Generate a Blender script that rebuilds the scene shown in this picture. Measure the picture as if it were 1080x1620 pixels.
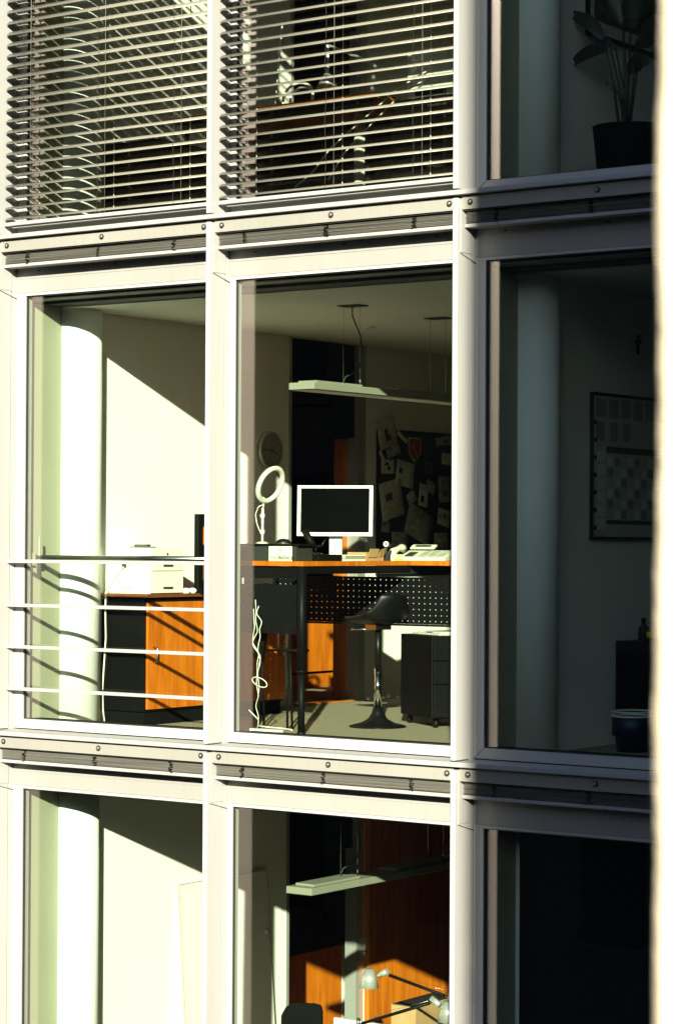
import bpy, math, random
from mathutils import Vector, Matrix, noise
R_ = math.radians
random.seed(7)
for o in list(bpy.data.objects):
    bpy.data.objects.remove(o)
SC = bpy.context.scene
COL = SC.collection

# ------------------------------------------------------------------ camera, sky, sun, exposure
YAW, PIT, ROLL = R_(35.758), R_(0.791), R_(0.288)
CAM_LOC = Vector((9.3214, -11.4871, 1.2557))
f_ = Vector((-math.sin(YAW) * math.cos(PIT), math.cos(YAW) * math.cos(PIT), math.sin(PIT)))
r_ = Vector((math.cos(YAW), math.sin(YAW), 0)); u_ = r_.cross(f_)
r2 = math.cos(ROLL) * r_ + math.sin(ROLL) * u_
u2 = math.cos(ROLL) * u_ - math.sin(ROLL) * r_
cam_d = bpy.data.cameras.new('camera'); cam = bpy.data.objects.new('camera', cam_d); COL.objects.link(cam)
cam.matrix_world = Matrix(((r2.x, u2.x, -f_.x, CAM_LOC.x), (r2.y, u2.y, -f_.y, CAM_LOC.y), (r2.z, u2.z, -f_.z, CAM_LOC.z), (0, 0, 0, 1)))
cam_d.sensor_fit = 'VERTICAL'; cam_d.sensor_height = 36; cam_d.sensor_width = 24
cam_d.lens = 3758.45 / 1620 * 36
cam_d.clip_start = 0.1; cam_d.clip_end = 2000
cam_d.dof.use_dof = True; cam_d.dof.focus_distance = 15.0; cam_d.dof.aperture_fstop = 6.3
SC.camera = cam

SUN_TO = Vector((0.6579, -1.0, 0.40)).normalized()
SUN_EL = math.asin(SUN_TO.z)
world = bpy.data.worlds.new('World'); SC.world = world; world.use_nodes = True
wn = world.node_tree; wn.nodes.clear()
wo = wn.nodes.new('ShaderNodeOutputWorld'); wb = wn.nodes.new('ShaderNodeBackground'); ws = wn.nodes.new('ShaderNodeTexSky')
ws.sky_type = 'NISHITA'; ws.sun_disc = False; ws.sun_elevation = SUN_EL; ws.sun_rotation = math.atan2(SUN_TO.x, SUN_TO.y)
ws.ozone_density = 4.0; ws.air_density = 1.0; ws.dust_density = 1.0
wb.inputs['Strength'].default_value = 0.066
wn.links.new(ws.outputs[0], wb.inputs[0]); wn.links.new(wb.outputs[0], wo.inputs[0])
sl = bpy.data.lights.new('sun', 'SUN'); sl.energy = 5.0; sl.angle = R_(0.53); sl.color = (1.0, 0.945, 0.75)
so = bpy.data.objects.new('sun', sl); COL.objects.link(so)
so.rotation_euler = SUN_TO.to_track_quat('Z', 'Y').to_euler(); so.location = (20, -30, 20)
vs = SC.view_settings
vs.view_transform = 'Standard'; vs.look = 'None'; vs.gamma = 1; vs.use_curve_mapping = False
vs.exposure = 1.70
SC.cycles.use_denoising = True
SC.cycles.max_bounces = 14; SC.cycles.diffuse_bounces = 6; SC.cycles.glossy_bounces = 6
SC.cycles.transparent_max_bounces = 24; SC.cycles.transmission_bounces = 6
SC.cycles.caustics_reflective = False; SC.cycles.caustics_refractive = False
SC.cycles.sample_clamp_indirect = 6.0

# ------------------------------------------------------------------ materials
MATS = {}
def mat(name, col, rough=0.5, metal=0.0, var=0.06, scale=3.0, stretch=(1, 1, 1), bump=0.0, bscale=60.0, spec=0.5, coat=0.0, grime=0.0):
    m = bpy.data.materials.new(name); m.use_nodes = True; nt = m.node_tree
    b = nt.nodes['Principled BSDF']
    b.inputs['Roughness'].default_value = rough; b.inputs['Metallic'].default_value = metal
    b.inputs['Specular IOR Level'].default_value = spec
    if coat: b.inputs['Coat Weight'].default_value = coat
    tc = nt.nodes.new('ShaderNodeTexCoord'); mp = nt.nodes.new('ShaderNodeMapping'); mp.inputs['Scale'].default_value = stretch
    nt.links.new(tc.outputs['Object'], mp.inputs[0])
    nz = nt.nodes.new('ShaderNodeTexNoise'); nz.inputs['Scale'].default_value = scale; nz.inputs['Detail'].default_value = 5
    nt.links.new(mp.outputs[0], nz.inputs[0])
    rp = nt.nodes.new('ShaderNodeValToRGB'); rp.color_ramp.elements[0].position = 0.3; rp.color_ramp.elements[1].position = 0.7
    lo = [max(0, c * (1 - var)) for c in col]; hi = [min(1, c * (1 + var)) for c in col]
    rp.color_ramp.elements[0].color = (*lo, 1); rp.color_ramp.elements[1].color = (*hi, 1)
    nt.links.new(nz.outputs['Fac'], rp.inputs[0]); nt.links.new(rp.outputs[0], b.inputs['Base Color'])
    if grime:
        m2 = nt.nodes.new('ShaderNodeMapping'); m2.inputs['Scale'].default_value = (22, 22, 0.9); nt.links.new(tc.outputs['Object'], m2.inputs[0])
        n3 = nt.nodes.new('ShaderNodeTexNoise'); n3.inputs['Scale'].default_value = 1.6; n3.inputs['Detail'].default_value = 6; nt.links.new(m2.outputs[0], n3.inputs[0])
        n4 = nt.nodes.new('ShaderNodeTexNoise'); n4.inputs['Scale'].default_value = 55; n4.inputs['Detail'].default_value = 3; nt.links.new(tc.outputs['Object'], n4.inputs[0])
        r3_ = nt.nodes.new('ShaderNodeMapRange'); r3_.inputs['From Min'].default_value = 0.52; r3_.inputs['From Max'].default_value = 0.74; r3_.inputs['To Min'].default_value = 1.0; r3_.inputs['To Max'].default_value = 1 - grime
        r4_ = nt.nodes.new('ShaderNodeMapRange'); r4_.inputs['From Min'].default_value = 0.66; r4_.inputs['From Max'].default_value = 0.78; r4_.inputs['To Min'].default_value = 1.0; r4_.inputs['To Max'].default_value = 1 - grime * 1.6
        nt.links.new(n3.outputs['Fac'], r3_.inputs[0]); nt.links.new(n4.outputs['Fac'], r4_.inputs[0])
        mm = nt.nodes.new('ShaderNodeMath'); mm.operation = 'MULTIPLY'; nt.links.new(r3_.outputs[0], mm.inputs[0]); nt.links.new(r4_.outputs[0], mm.inputs[1])
        vm = nt.nodes.new('ShaderNodeVectorMath'); vm.operation = 'SCALE'; nt.links.new(rp.outputs[0], vm.inputs[0]); nt.links.new(mm.outputs[0], vm.inputs['Scale']); nt.links.new(vm.outputs[0], b.inputs['Base Color'])
    rm = nt.nodes.new('ShaderNodeMapRange'); rm.inputs['To Min'].default_value = max(0.03, rough * 0.85); rm.inputs['To Max'].default_value = min(1, rough * 1.15)
    nt.links.new(nz.outputs['Fac'], rm.inputs[0]); nt.links.new(rm.outputs[0], b.inputs['Roughness'])
    if bump:
        n2 = nt.nodes.new('ShaderNodeTexNoise'); n2.inputs['Scale'].default_value = bscale; n2.inputs['Detail'].default_value = 4
        nt.links.new(mp.outputs[0], n2.inputs[0])
        bp = nt.nodes.new('ShaderNodeBump'); bp.inputs['Strength'].default_value = bump; bp.inputs['Distance'].default_value = 0.01
        nt.links.new(n2.outputs['Fac'], bp.inputs['Height']); nt.links.new(bp.outputs[0], b.inputs['Normal'])
    MATS[name] = m
    return m
mat('alu', (0.2295, 0.2253, 0.2023), 0.42, 0.0, 0.05, 1.6, (1, 1, 0.25), grime=0.05)
mat('alu_lintel', (0.245, 0.243, 0.230), 0.42, 0.0, 0.05, 1.6, (1, 1, 0.25), grime=0.045)
mat('alu_fin', (0.340, 0.340, 0.330), 0.42, 0.0, 0.05, 1.6, (1, 1, 0.25), grime=0.045)
mat('alu_ledge', (0.295, 0.293, 0.282), 0.4, 0.0, 0.06, 2.0)
mat('slat', (0.2125, 0.2057, 0.1658), 0.42, 0.22, 0.10, 6.0, (0.3, 1, 1))
mat('slat_stacked', (0.2040, 0.1972, 0.1700), 0.45, 0.1, 0.45, 4.0, (0.25, 60, 60))
mat('gasket', (0.012, 0.012, 0.013), 0.6)
mat('bolt_steel', (0.30, 0.29, 0.27), 0.35, 0.8, 0.1, 40)
mat('wall_white', (0.88, 0.86, 0.81), 0.9, 0, 0.015, 1.2, bump=0.05, bscale=180)
mat('ceiling_white', (0.62, 0.61, 0.54), 0.95, 0, 0.03, 2)
mat('bounce_absorber', (0.07, 0.068, 0.05), 0.7, 0, 0.2, 3, (1, 8, 1))  # dark tone chosen to cut light bouncing off unseen surfaces
mat('column_white', (0.90, 0.90, 0.88), 0.7, 0, 0.01, 2)
mat('infill', (0.33, 0.325, 0.235), 0.55, 0, 0.04, 2)
mat('carpet', (0.3354, 0.2924, 0.1935), 0.98, 0, 0.14, 30, bump=0.5, bscale=400)
mat('black', (0.0045, 0.0045, 0.0045), 0.38, 0, 0.2, 8, spec=0.25)
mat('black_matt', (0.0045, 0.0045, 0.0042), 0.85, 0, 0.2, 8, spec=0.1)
mat('charcoal', (0.0042, 0.0044, 0.0040), 0.5, 0, 0.15, 5, spec=0.12)
mat('dark_grey', (0.032, 0.032, 0.029), 0.6, spec=0.2)
mat('steel', (0.45, 0.44, 0.42), 0.25, 1.0, 0.05, 10)
mat('chrome', (0.7, 0.7, 0.7), 0.08, 1.0, 0.02)
mat('white_plastic', (0.80, 0.80, 0.76), 0.35, 0, 0.02)
mat('cream_plastic', (0.66, 0.66, 0.52), 0.4, 0, 0.03)
mat('drawer_white', (0.80, 0.79, 0.70), 0.4, 0, 0.02)
mat('lamp_metal', (0.2580, 0.2580, 0.2021), 0.45, 0, 0.04)
mat('silver', (0.55, 0.55, 0.52), 0.32, 0.5, 0.04)
mat('paper', (0.72, 0.70, 0.60), 0.8, 0, 0.05, 12)
mat('paper_grey', (0.40, 0.39, 0.33), 0.8, 0, 0.25, 25)
mat('newsprint', (0.62, 0.60, 0.50), 0.85, 0, 0.3, 40)
mat('photo_dark', (0.10, 0.09, 0.07), 0.5, 0, 0.6, 18)
mat('felt', (0.022, 0.024, 0.024), 0.95, 0, 0.15, 40)
mat('cardboard', (0.4300, 0.2666, 0.1204), 0.8, 0, 0.08, 10)
mat('ring_white', (0.78, 0.78, 0.66), 0.5)
mat('board_cream', (0.88, 0.85, 0.77), 0.35, 0, 0.01)
mat('red_cloth', (0.42, 0.03, 0.015), 0.8, 0, 0.15, 30)
mat('yellow', (0.75, 0.58, 0.03), 0.5)
mat('blue_bag', (0.008, 0.009, 0.045), 0.45, 0, 0.3, 14, bump=0.6, bscale=20)
mat('blue', (0.02, 0.08, 0.32), 0.5)
mat('leaf', (0.010, 0.020, 0.008), 0.4, 0, 0.3, 9)
mat('stem', (0.025, 0.04, 0.018), 0.6)
mat('render_white', (0.62, 0.53, 0.40), 0.95, 0, 0.05, 9, bump=0.5, bscale=120)
mat('brick_dark', (0.032, 0.024, 0.018), 0.9, 0, 0.3, 4, bump=0.3, bscale=30)
mat('window_dark', (0.012, 0.012, 0.012), 0.5, spec=0.1)
mat('paving', (0.045, 0.043, 0.040), 0.95, 0, 0.2, 2.5, bump=0.3, bscale=60)
mat('concrete', (0.30, 0.29, 0.27), 0.9, 0, 0.12, 2, bump=0.2, bscale=50)
mat('screen', (0.002, 0.002, 0.002), 0.12, spec=0.04)
mat('clock_face', (0.30, 0.29, 0.24), 0.5, 0, 0.03)
mat('green_print', (0.06, 0.10, 0.03), 0.6)
mat('wine', (0.05, 0.012, 0.008), 0.5)
mat('planner_mid', (0.55, 0.55, 0.50), 0.5)
mat('planner_dark', (0.30, 0.30, 0.27), 0.5)
mat('planner_pale', (0.75, 0.75, 0.68), 0.5)
mat('cable_white', (0.72, 0.72, 0.60), 0.5)

def wood(name, c1, c2, rough=0.38):
    m = bpy.data.materials.new(name); m.use_nodes = True; nt = m.node_tree; b = nt.nodes['Principled BSDF']
    b.inputs['Roughness'].default_value = rough
    tc = nt.nodes.new('ShaderNodeTexCoord'); mp = nt.nodes.new('ShaderNodeMapping'); mp.inputs['Scale'].default_value = (7, 7, 0.7)
    nt.links.new(tc.outputs['Object'], mp.inputs[0])
    nz = nt.nodes.new('ShaderNodeTexNoise'); nz.inputs['Scale'].default_value = 3.2; nz.inputs['Detail'].default_value = 8; nz.inputs['Distortion'].default_value = 0.6
    nt.links.new(mp.outputs[0], nz.inputs[0])
    rp = nt.nodes.new('ShaderNodeValToRGB'); rp.color_ramp.elements[0].position = 0.3; rp.color_ramp.elements[1].position = 0.75
    rp.color_ramp.elements[0].color = (*c1, 1); rp.color_ramp.elements[1].color = (*c2, 1)
    nt.links.new(nz.outputs['Fac'], rp.inputs[0]); nt.links.new(rp.outputs[0], b.inputs['Base Color'])
    MATS[name] = m
wood('wood_orange', (0.45, 0.098, 0.0045), (0.72, 0.205, 0.011))
wood('wood_brown', (0.16, 0.045, 0.012), (0.22, 0.065, 0.018))

def glass(name, tint, rcol, refl):
    m = bpy.data.materials.new(name); m.use_nodes = True; nt = m.node_tree; nt.nodes.clear()
    out = nt.nodes.new('ShaderNodeOutputMaterial'); mx = nt.nodes.new('ShaderNodeMixShader')
    tr = nt.nodes.new('ShaderNodeBsdfTransparent'); gl = nt.nodes.new('ShaderNodeBsdfGlossy')
    tr.inputs['Color'].default_value = (*tint, 1); gl.inputs['Color'].default_value = (*rcol, 1); gl.inputs['Roughness'].default_value = 0.0
    tc = nt.nodes.new('ShaderNodeTexCoord'); nz = nt.nodes.new('ShaderNodeTexNoise'); nz.inputs['Scale'].default_value = 1.3
    bp = nt.nodes.new('ShaderNodeBump'); bp.inputs['Strength'].default_value = 0.015; bp.inputs['Distance'].default_value = 0.05
    nt.links.new(tc.outputs['Object'], nz.inputs[0]); nt.links.new(nz.outputs['Fac'], bp.inputs['Height']); nt.links.new(bp.outputs[0], gl.inputs['Normal'])
    lw = nt.nodes.new('ShaderNodeLayerWeight'); lw.inputs['Blend'].default_value = 0.5
    pw = nt.nodes.new('ShaderNodeMath'); pw.operation = 'POWER'; pw.inputs[1].default_value = 4
    ma = nt.nodes.new('ShaderNodeMath'); ma.operation = 'MULTIPLY_ADD'; ma.inputs[1].default_value = 0.7; ma.inputs[2].default_value = refl
    nt.links.new(lw.outputs['Facing'], pw.inputs[0]); nt.links.new(pw.outputs[0], ma.inputs[0])
    nt.links.new(ma.outputs[0], mx.inputs[0]); nt.links.new(tr.outputs[0], mx.inputs[1]); nt.links.new(gl.outputs[0], mx.inputs[2])
    nt.links.new(mx.outputs[0], out.inputs[0])
    MATS[name] = m
glass('glass', (0.922, 0.972, 0.928), (1.0, 0.82, 0.80), 0.10)

# ------------------------------------------------------------------ mesh helpers
class MB:
    def __init__(s): s.v = []; s.f = []; s.sm = []
    def box(s, x0, x1, y0, y1, z0, z1):
        n = len(s.v)
        s.v += [(x, y, z) for z in (z0, z1) for x, y in ((x0, y0), (x1, y0), (x1, y1), (x0, y1))]
        s.f += [tuple(n + i for i in q) for q in ((3, 2, 1, 0), (4, 5, 6, 7), (0, 1, 5, 4), (1, 2, 6, 5), (2, 3, 7, 6), (3, 0, 4, 7))]
        s.sm += [False] * 6
        return s
    def obox(s, c, ax, ay, az, hx, hy, hz):
        c, ax, ay, az = Vector(c), Vector(ax), Vector(ay), Vector(az); n = len(s.v)
        for k in (-1, 1):
            for i, j in ((-1, -1), (1, -1), (1, 1), (-1, 1)):
                s.v.append(tuple(c + ax * hx * i + ay * hy * j + az * hz * k))
        s.f += [tuple(n + i for i in q) for q in ((3, 2, 1, 0), (4, 5, 6, 7), (0, 1, 5, 4), (1, 2, 6, 5), (2, 3, 7, 6), (3, 0, 4, 7))]
        s.sm += [False] * 6
        return s
    def bar(s, a, b, w, h, up=(0, 0, 1)):
        a, b = Vector(a), Vector(b); d = (b - a); L = d.length; d.normalize(); up = Vector(up)
        sx = d.cross(up)
        if sx.length < 1e-4: sx = d.cross(Vector((1, 0, 0)))
        sx.normalize(); uz = sx.cross(d)
        return s.obox((a + b) / 2, d, sx, uz, L / 2, w / 2, h / 2)
    def tube(s, pts, rad, n=10, caps=True):
        pts = [Vector(p) for p in pts]; rads = rad if isinstance(rad, (list, tuple)) else [rad] * len(pts)
        base = len(s.v); prev = None
        for i, p in enumerate(pts):
            t = (pts[min(i + 1, len(pts) - 1)] - pts[max(i - 1, 0)]).normalized()
            if prev is None:
                prev = t.cross(Vector((0, 0, 1)))
                if prev.length < 0.05: prev = t.cross(Vector((1, 0, 0)))
            prev = (prev - t * prev.dot(t)).normalized(); q = t.cross(prev)
            for k in range(n):
                a = 2 * math.pi * k / n
                s.v.append(tuple(p + (prev * math.cos(a) + q * math.sin(a)) * rads[i]))
        for i in range(len(pts) - 1):
            for k in range(n):
                a = base + i * n + k; b = base + i * n + (k + 1) % n
                s.f.append((a, b, b + n, a + n)); s.sm.append(True)
        if caps:
            s.f.append(tuple(base + k for k in reversed(range(n)))); s.sm.append(False)
            e = base + (len(pts) - 1) * n; s.f.append(tuple(e + k for k in range(n))); s.sm.append(False)
        return s
    def lathe(s, prof, c=(0, 0, 0), n=24, axis='z'):
        base = len(s.v); c = Vector(c)
        for r, z in prof:
            for k in range(n):
                a = 2 * math.pi * k / n; x, y = r * math.cos(a), r * math.sin(a)
                p = Vector((x, y, z)) if axis == 'z' else (Vector((x, z, y)) if axis == 'y' else Vector((z, x, y)))
                s.v.append(tuple(c + p))
        for i in range(len(prof) - 1):
            for k in range(n):
                a = base + i * n + k; b = base + i * n + (k + 1) % n
                s.f.append((a, b, b + n, a + n)); s.sm.append(True)
        s.f.append(tuple(base + k for k in reversed(range(n)))); s.sm.append(False)
        e = base + (len(prof) - 1) * n; s.f.append(tuple(e + k for k in range(n))); s.sm.append(False)
        return s
    def torus(s, c, ax, ay, R, r, n=40, m=10, flat=1.0):
        c, ax, ay = Vector(c), Vector(ax).normalized(), Vector(ay).normalized(); az = ax.cross(ay); base = len(s.v)
        for i in range(n):
            a = 2 * math.pi * i / n; d = ax * math.cos(a) + ay * math.sin(a)
            for k in range(m):
                b = 2 * math.pi * k / m
                s.v.append(tuple(c + d * (R + r * math.cos(b)) + az * r * flat * math.sin(b)))
        for i in range(n):
            for k in range(m):
                a0 = base + i * m + k; a1 = base + i * m + (k + 1) % m; b0 = base + ((i + 1) % n) * m + k; b1 = base + ((i + 1) % n) * m + (k + 1) % m
                s.f.append((a0, b0, b1, a1)); s.sm.append(True)
        return s
    def prism(s, poly, axis, a0, a1):
        n = len(s.v); k = len(poly)
        def P(p, q, a): return {'x': (a, p, q), 'y': (p, a, q), 'z': (p, q, a)}[axis]
        s.v += [P(p, q, a0) for p, q in poly] + [P(p, q, a1) for p, q in poly]
        s.f.append(tuple(n + i for i in range(k))); s.f.append(tuple(n + k + i for i in reversed(range(k)))); s.sm += [False, False]
        for i in range(k):
            j = (i + 1) % k; s.f.append((n + j, n + i, n + k + i, n + k + j)); s.sm.append(False)
        return s
    def sheet(s, rows, smooth=True):
        n = len(s.v); w = len(rows[0])
        for r in rows: s.v += [tuple(p) for p in r]
        for i in range(len(rows) - 1):
            for j in range(w - 1):
                a = n + i * w + j; s.f.append((a, a + 1, a + 1 + w, a + w)); s.sm.append(smooth)
        return s
    def mesh(s, name, off=(0, 0, 0)):
        me = bpy.data.meshes.new(name); o = Vector(off)
        me.from_pydata([tuple(Vector(v) - o) for v in s.v], [], s.f); me.update()
        me.polygons.foreach_set('use_smooth', s.sm)
        return me
    def build(s, name, m, parent=None, bev=0.0, world=False, solid=0.0):
        off = WORLD.get(parent.name, (0, 0, 0)) if (parent is not None and world) else (0, 0, 0)
        me = s.mesh(name, off); me.materials.append(MATS[m])
        import bmesh
        bm = bmesh.new(); bm.from_mesh(me); bmesh.ops.recalc_face_normals(bm, faces=bm.faces); bm.to_mesh(me); bm.free()
        o = bpy.data.objects.new(name, me); COL.objects.link(o)
        if parent is not None:
            o.parent = parent; WORLD[o.name] = WORLD.get(parent.name, (0, 0, 0))
        if solid:
            md = o.modifiers.new('Solidify', 'SOLIDIFY'); md.thickness = solid; md.offset = 0
        if bev:
            md = o.modifiers.new('Bevel', 'BEVEL'); md.width = bev; md.segments = 2; md.limit_method = 'ANGLE'
        return o
WORLD = {}
def tag(o, label, cat, group=None, kind=None):
    o['label'] = label; o['category'] = cat
    if group: o['group'] = group
    if kind: o['kind'] = kind
    return o
def thing(name, label, cat, loc=(0, 0, 0), rotz=0.0, group=None):
    o = bpy.data.objects.new(name, None); COL.objects.link(o); o.empty_display_size = 0.1
    o.location = loc; o.rotation_euler = (0, 0, rotz); WORLD[o.name] = tuple(loc)
    return tag(o, label, cat, group)
def part(name, m, parent, *boxes, bev=0.0):
    mb = MB()
    for b in boxes: mb.box(*b)
    return mb.build(name, m, parent, bev, world=True)
def clone(o, parent, dloc):
    c = o.copy(); COL.objects.link(c); c.parent = parent; c.location = Vector(o.location) + Vector(dloc); WORLD[c.name] = WORLD.get(o.name, (0, 0, 0))
    return c

# ------------------------------------------------------------------ ground
g = MB().box(-250, 250, -250, 250, -7.3, -6.9).build('ground', 'paving'); g['kind'] = 'structure'; g['label'] = 'grey paving between the buildings'

# ------------------------------------------------------------------ the office building: facade
W = 1.8286            # bay width
ST = 3.30             # storey height
FLOORS = (-3.30, 0.0, 3.30)
BAYS = (-1, 0, 1, 2, 3)
XM = lambda i: (i - 1) * W      # left mullion of bay i (bay 1 starts at X=0)
bld = thing('office_building', 'pale aluminium and glass office facade with three storeys of window bays', 'building', (0, 0.2, -6.9))
JW = {-1: 0.06, 0: 0.08, 1: 0.041, 2: 0.066, 3: 0.06}
fin_mesh = {}
for zf in FLOORS:
    for i in BAYS + (4,):
        x = XM(i)
        fin = part('mullion_fin', 'alu_fin', bld, (x, x + 0.033, 0.0, 0.150, zf + 0.016, zf + 3.262), bev=0.004)
        part('joint', 'gasket', fin, (x + 0.006, x + 0.027, 0.150, 0.156, zf + 0.016, zf + 3.26))
        part('mullion_post', 'alu_fin', bld, (x + 0.002, x + 0.030, 0.156, 0.268, zf + 0.002, zf + 3.27))
        # side plate of the blind box with its slanting lower joint
        part('side_plate', 'alu_fin', bld, (x + 0.0335, x + 0.0365, 0.034, 0.150, zf + 2.95, zf + 3.255), bev=0.001)
        m = MB(); m.bar((x + 0.0345, 0.03, zf + 2.945), (x + 0.0345, 0.20, zf + 2.90), 0.0025, 0.004, (0, 0, 1)); m.build('slanting_joint', 'dark_grey', fin, world=True)
for zf in FLOORS + (6.60,):
    for i in BAYS:
        x0, x1 = XM(i) + 0.0345, XM(i) + W - 0.0015
        led = MB().prism([(-0.001, zf - 0.020), (-0.001, zf + 0.008), (0.198, zf + 0.012), (0.198, zf - 0.020)], 'x', XM(i) + 0.0005, XM(i) + W - 0.0005).build('sill_ledge', 'alu_ledge', bld, 0.003, world=True)
        fas = part('fascia', 'alu', bld, (x0 + 0.003, x1, 0.039, 0.046, zf - 0.103, zf - 0.026), bev=0.0015)
        part('shadow_gap', 'gasket', fas, (x0 + 0.004, x1, 0.050, 0.060, zf - 0.11, zf - 0.022))
        for bx in (x0 + 0.062, XM(i) + W / 2 + 0.02, x1 - 0.045):
            b = MB().lathe([(0.0175, 0.0385), (0.0175, 0.032), (0.0150, 0.030)], (bx, 0, zf - 0.062), 20, 'y').build('bolt', 'gasket', fas, world=True)
            m = MB().lathe([(0.0110, 0.030), (0.0110, 0.025), (0.007, 0.0235)], (bx, 0, zf - 0.062), 16, 'y'); m.build('bolt_head', 'bolt_steel', fas, world=True)
        # lintel panel behind the raised blind, with its bottom strip and screw slots
        lin = part('lintel', 'alu_lintel', bld, (XM(i) + 0.034, XM(i) + W - 0.002, 0.200, 0.268, zf - 0.364, zf - 0.024))
        part('trim_strip', 'alu_lintel', lin, (XM(i) + 0.034, XM(i) + W - 0.002, 0.197, 0.1995, zf - 0.270, zf - 0.190))
        for sx in (0.13, 0.5, 0.87):
            part('slot', 'gasket', lin, (XM(i) + W * sx - 0.012, XM(i) + W * sx + 0.012, 0.1955, 0.1968, zf - 0.225, zf - 0.218))
for zf in FLOORS:
    for i in BAYS:
        x0, x1, w = XM(i) + 0.0345, XM(i) + W - 0.003, JW[i]
        win = MB().box(x0, x0 + w, 0.2005, 0.266, zf + 0.018, zf + 2.934).box(x1 - 0.06, x1, 0.2005, 0.266, zf + 0.018, zf + 2.934) \
            .box(x0 + w, x1 - 0.06, 0.2003, 0.266, zf + 0.018, zf + 0.080).box(x0 + w, x1 - 0.06, 0.2003, 0.266, zf + 2.916, zf + 2.934).build('window', 'alu_fin', bld, world=True)
        part('pane', 'glass', win, (x0 + w - 0.004, x1 - 0.056, 0.226, 0.234, zf + 0.076, zf + 2.920))
        part('gasket', 'gasket', win, (x0 + w, x0 + w + 0.007, 0.212, 0.225, zf + 0.080, zf + 2.916), (x1 - 0.067, x1 - 0.06, 0.212, 0.225, zf + 0.080, zf + 2.916),
             (x0 + w + 0.007, x1 - 0.067, 0.213, 0.225, zf + 0.080, zf + 0.086), (x0 + w + 0.007, x1 - 0.067, 0.213, 0.225, zf + 2.910, zf + 2.916))
        part('inner_sill', 'black_matt', win, (x0, x1, 0.27, 0.42, zf + 0.004, zf + 0.075))
        part('header', 'black_matt', win, (x0, x1, 0.27, 0.42, zf + 2.905, zf + 3.20))
        if i in (0,):
            hx = x0 + w + 0.055
            h = MB().tube([(hx, 0.245, zf + 1.14), (hx, 0.285, zf + 1.14), (hx, 0.292, zf + 1.15), (hx, 0.292, zf + 1.30)], 0.008, 10).box(hx - 0.012, hx + 0.012, 0.2365, 0.25, zf + 1.09, zf + 1.19)
            h.build('handle', 'lamp_metal', win, 0.003, world=True)
    if True:
        # mitred corner joints of the right-hand bay's casement
        x0 = XM(2) + 0.0345
        MB().bar((x0 + 0.002, 0.1995, zf + 0.020), (x0 + 0.064, 0.1995, zf + 0.078), 0.002, 0.002, (0, 1, 0)).build('mitre_joint', 'dark_grey', bld, world=True)

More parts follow.
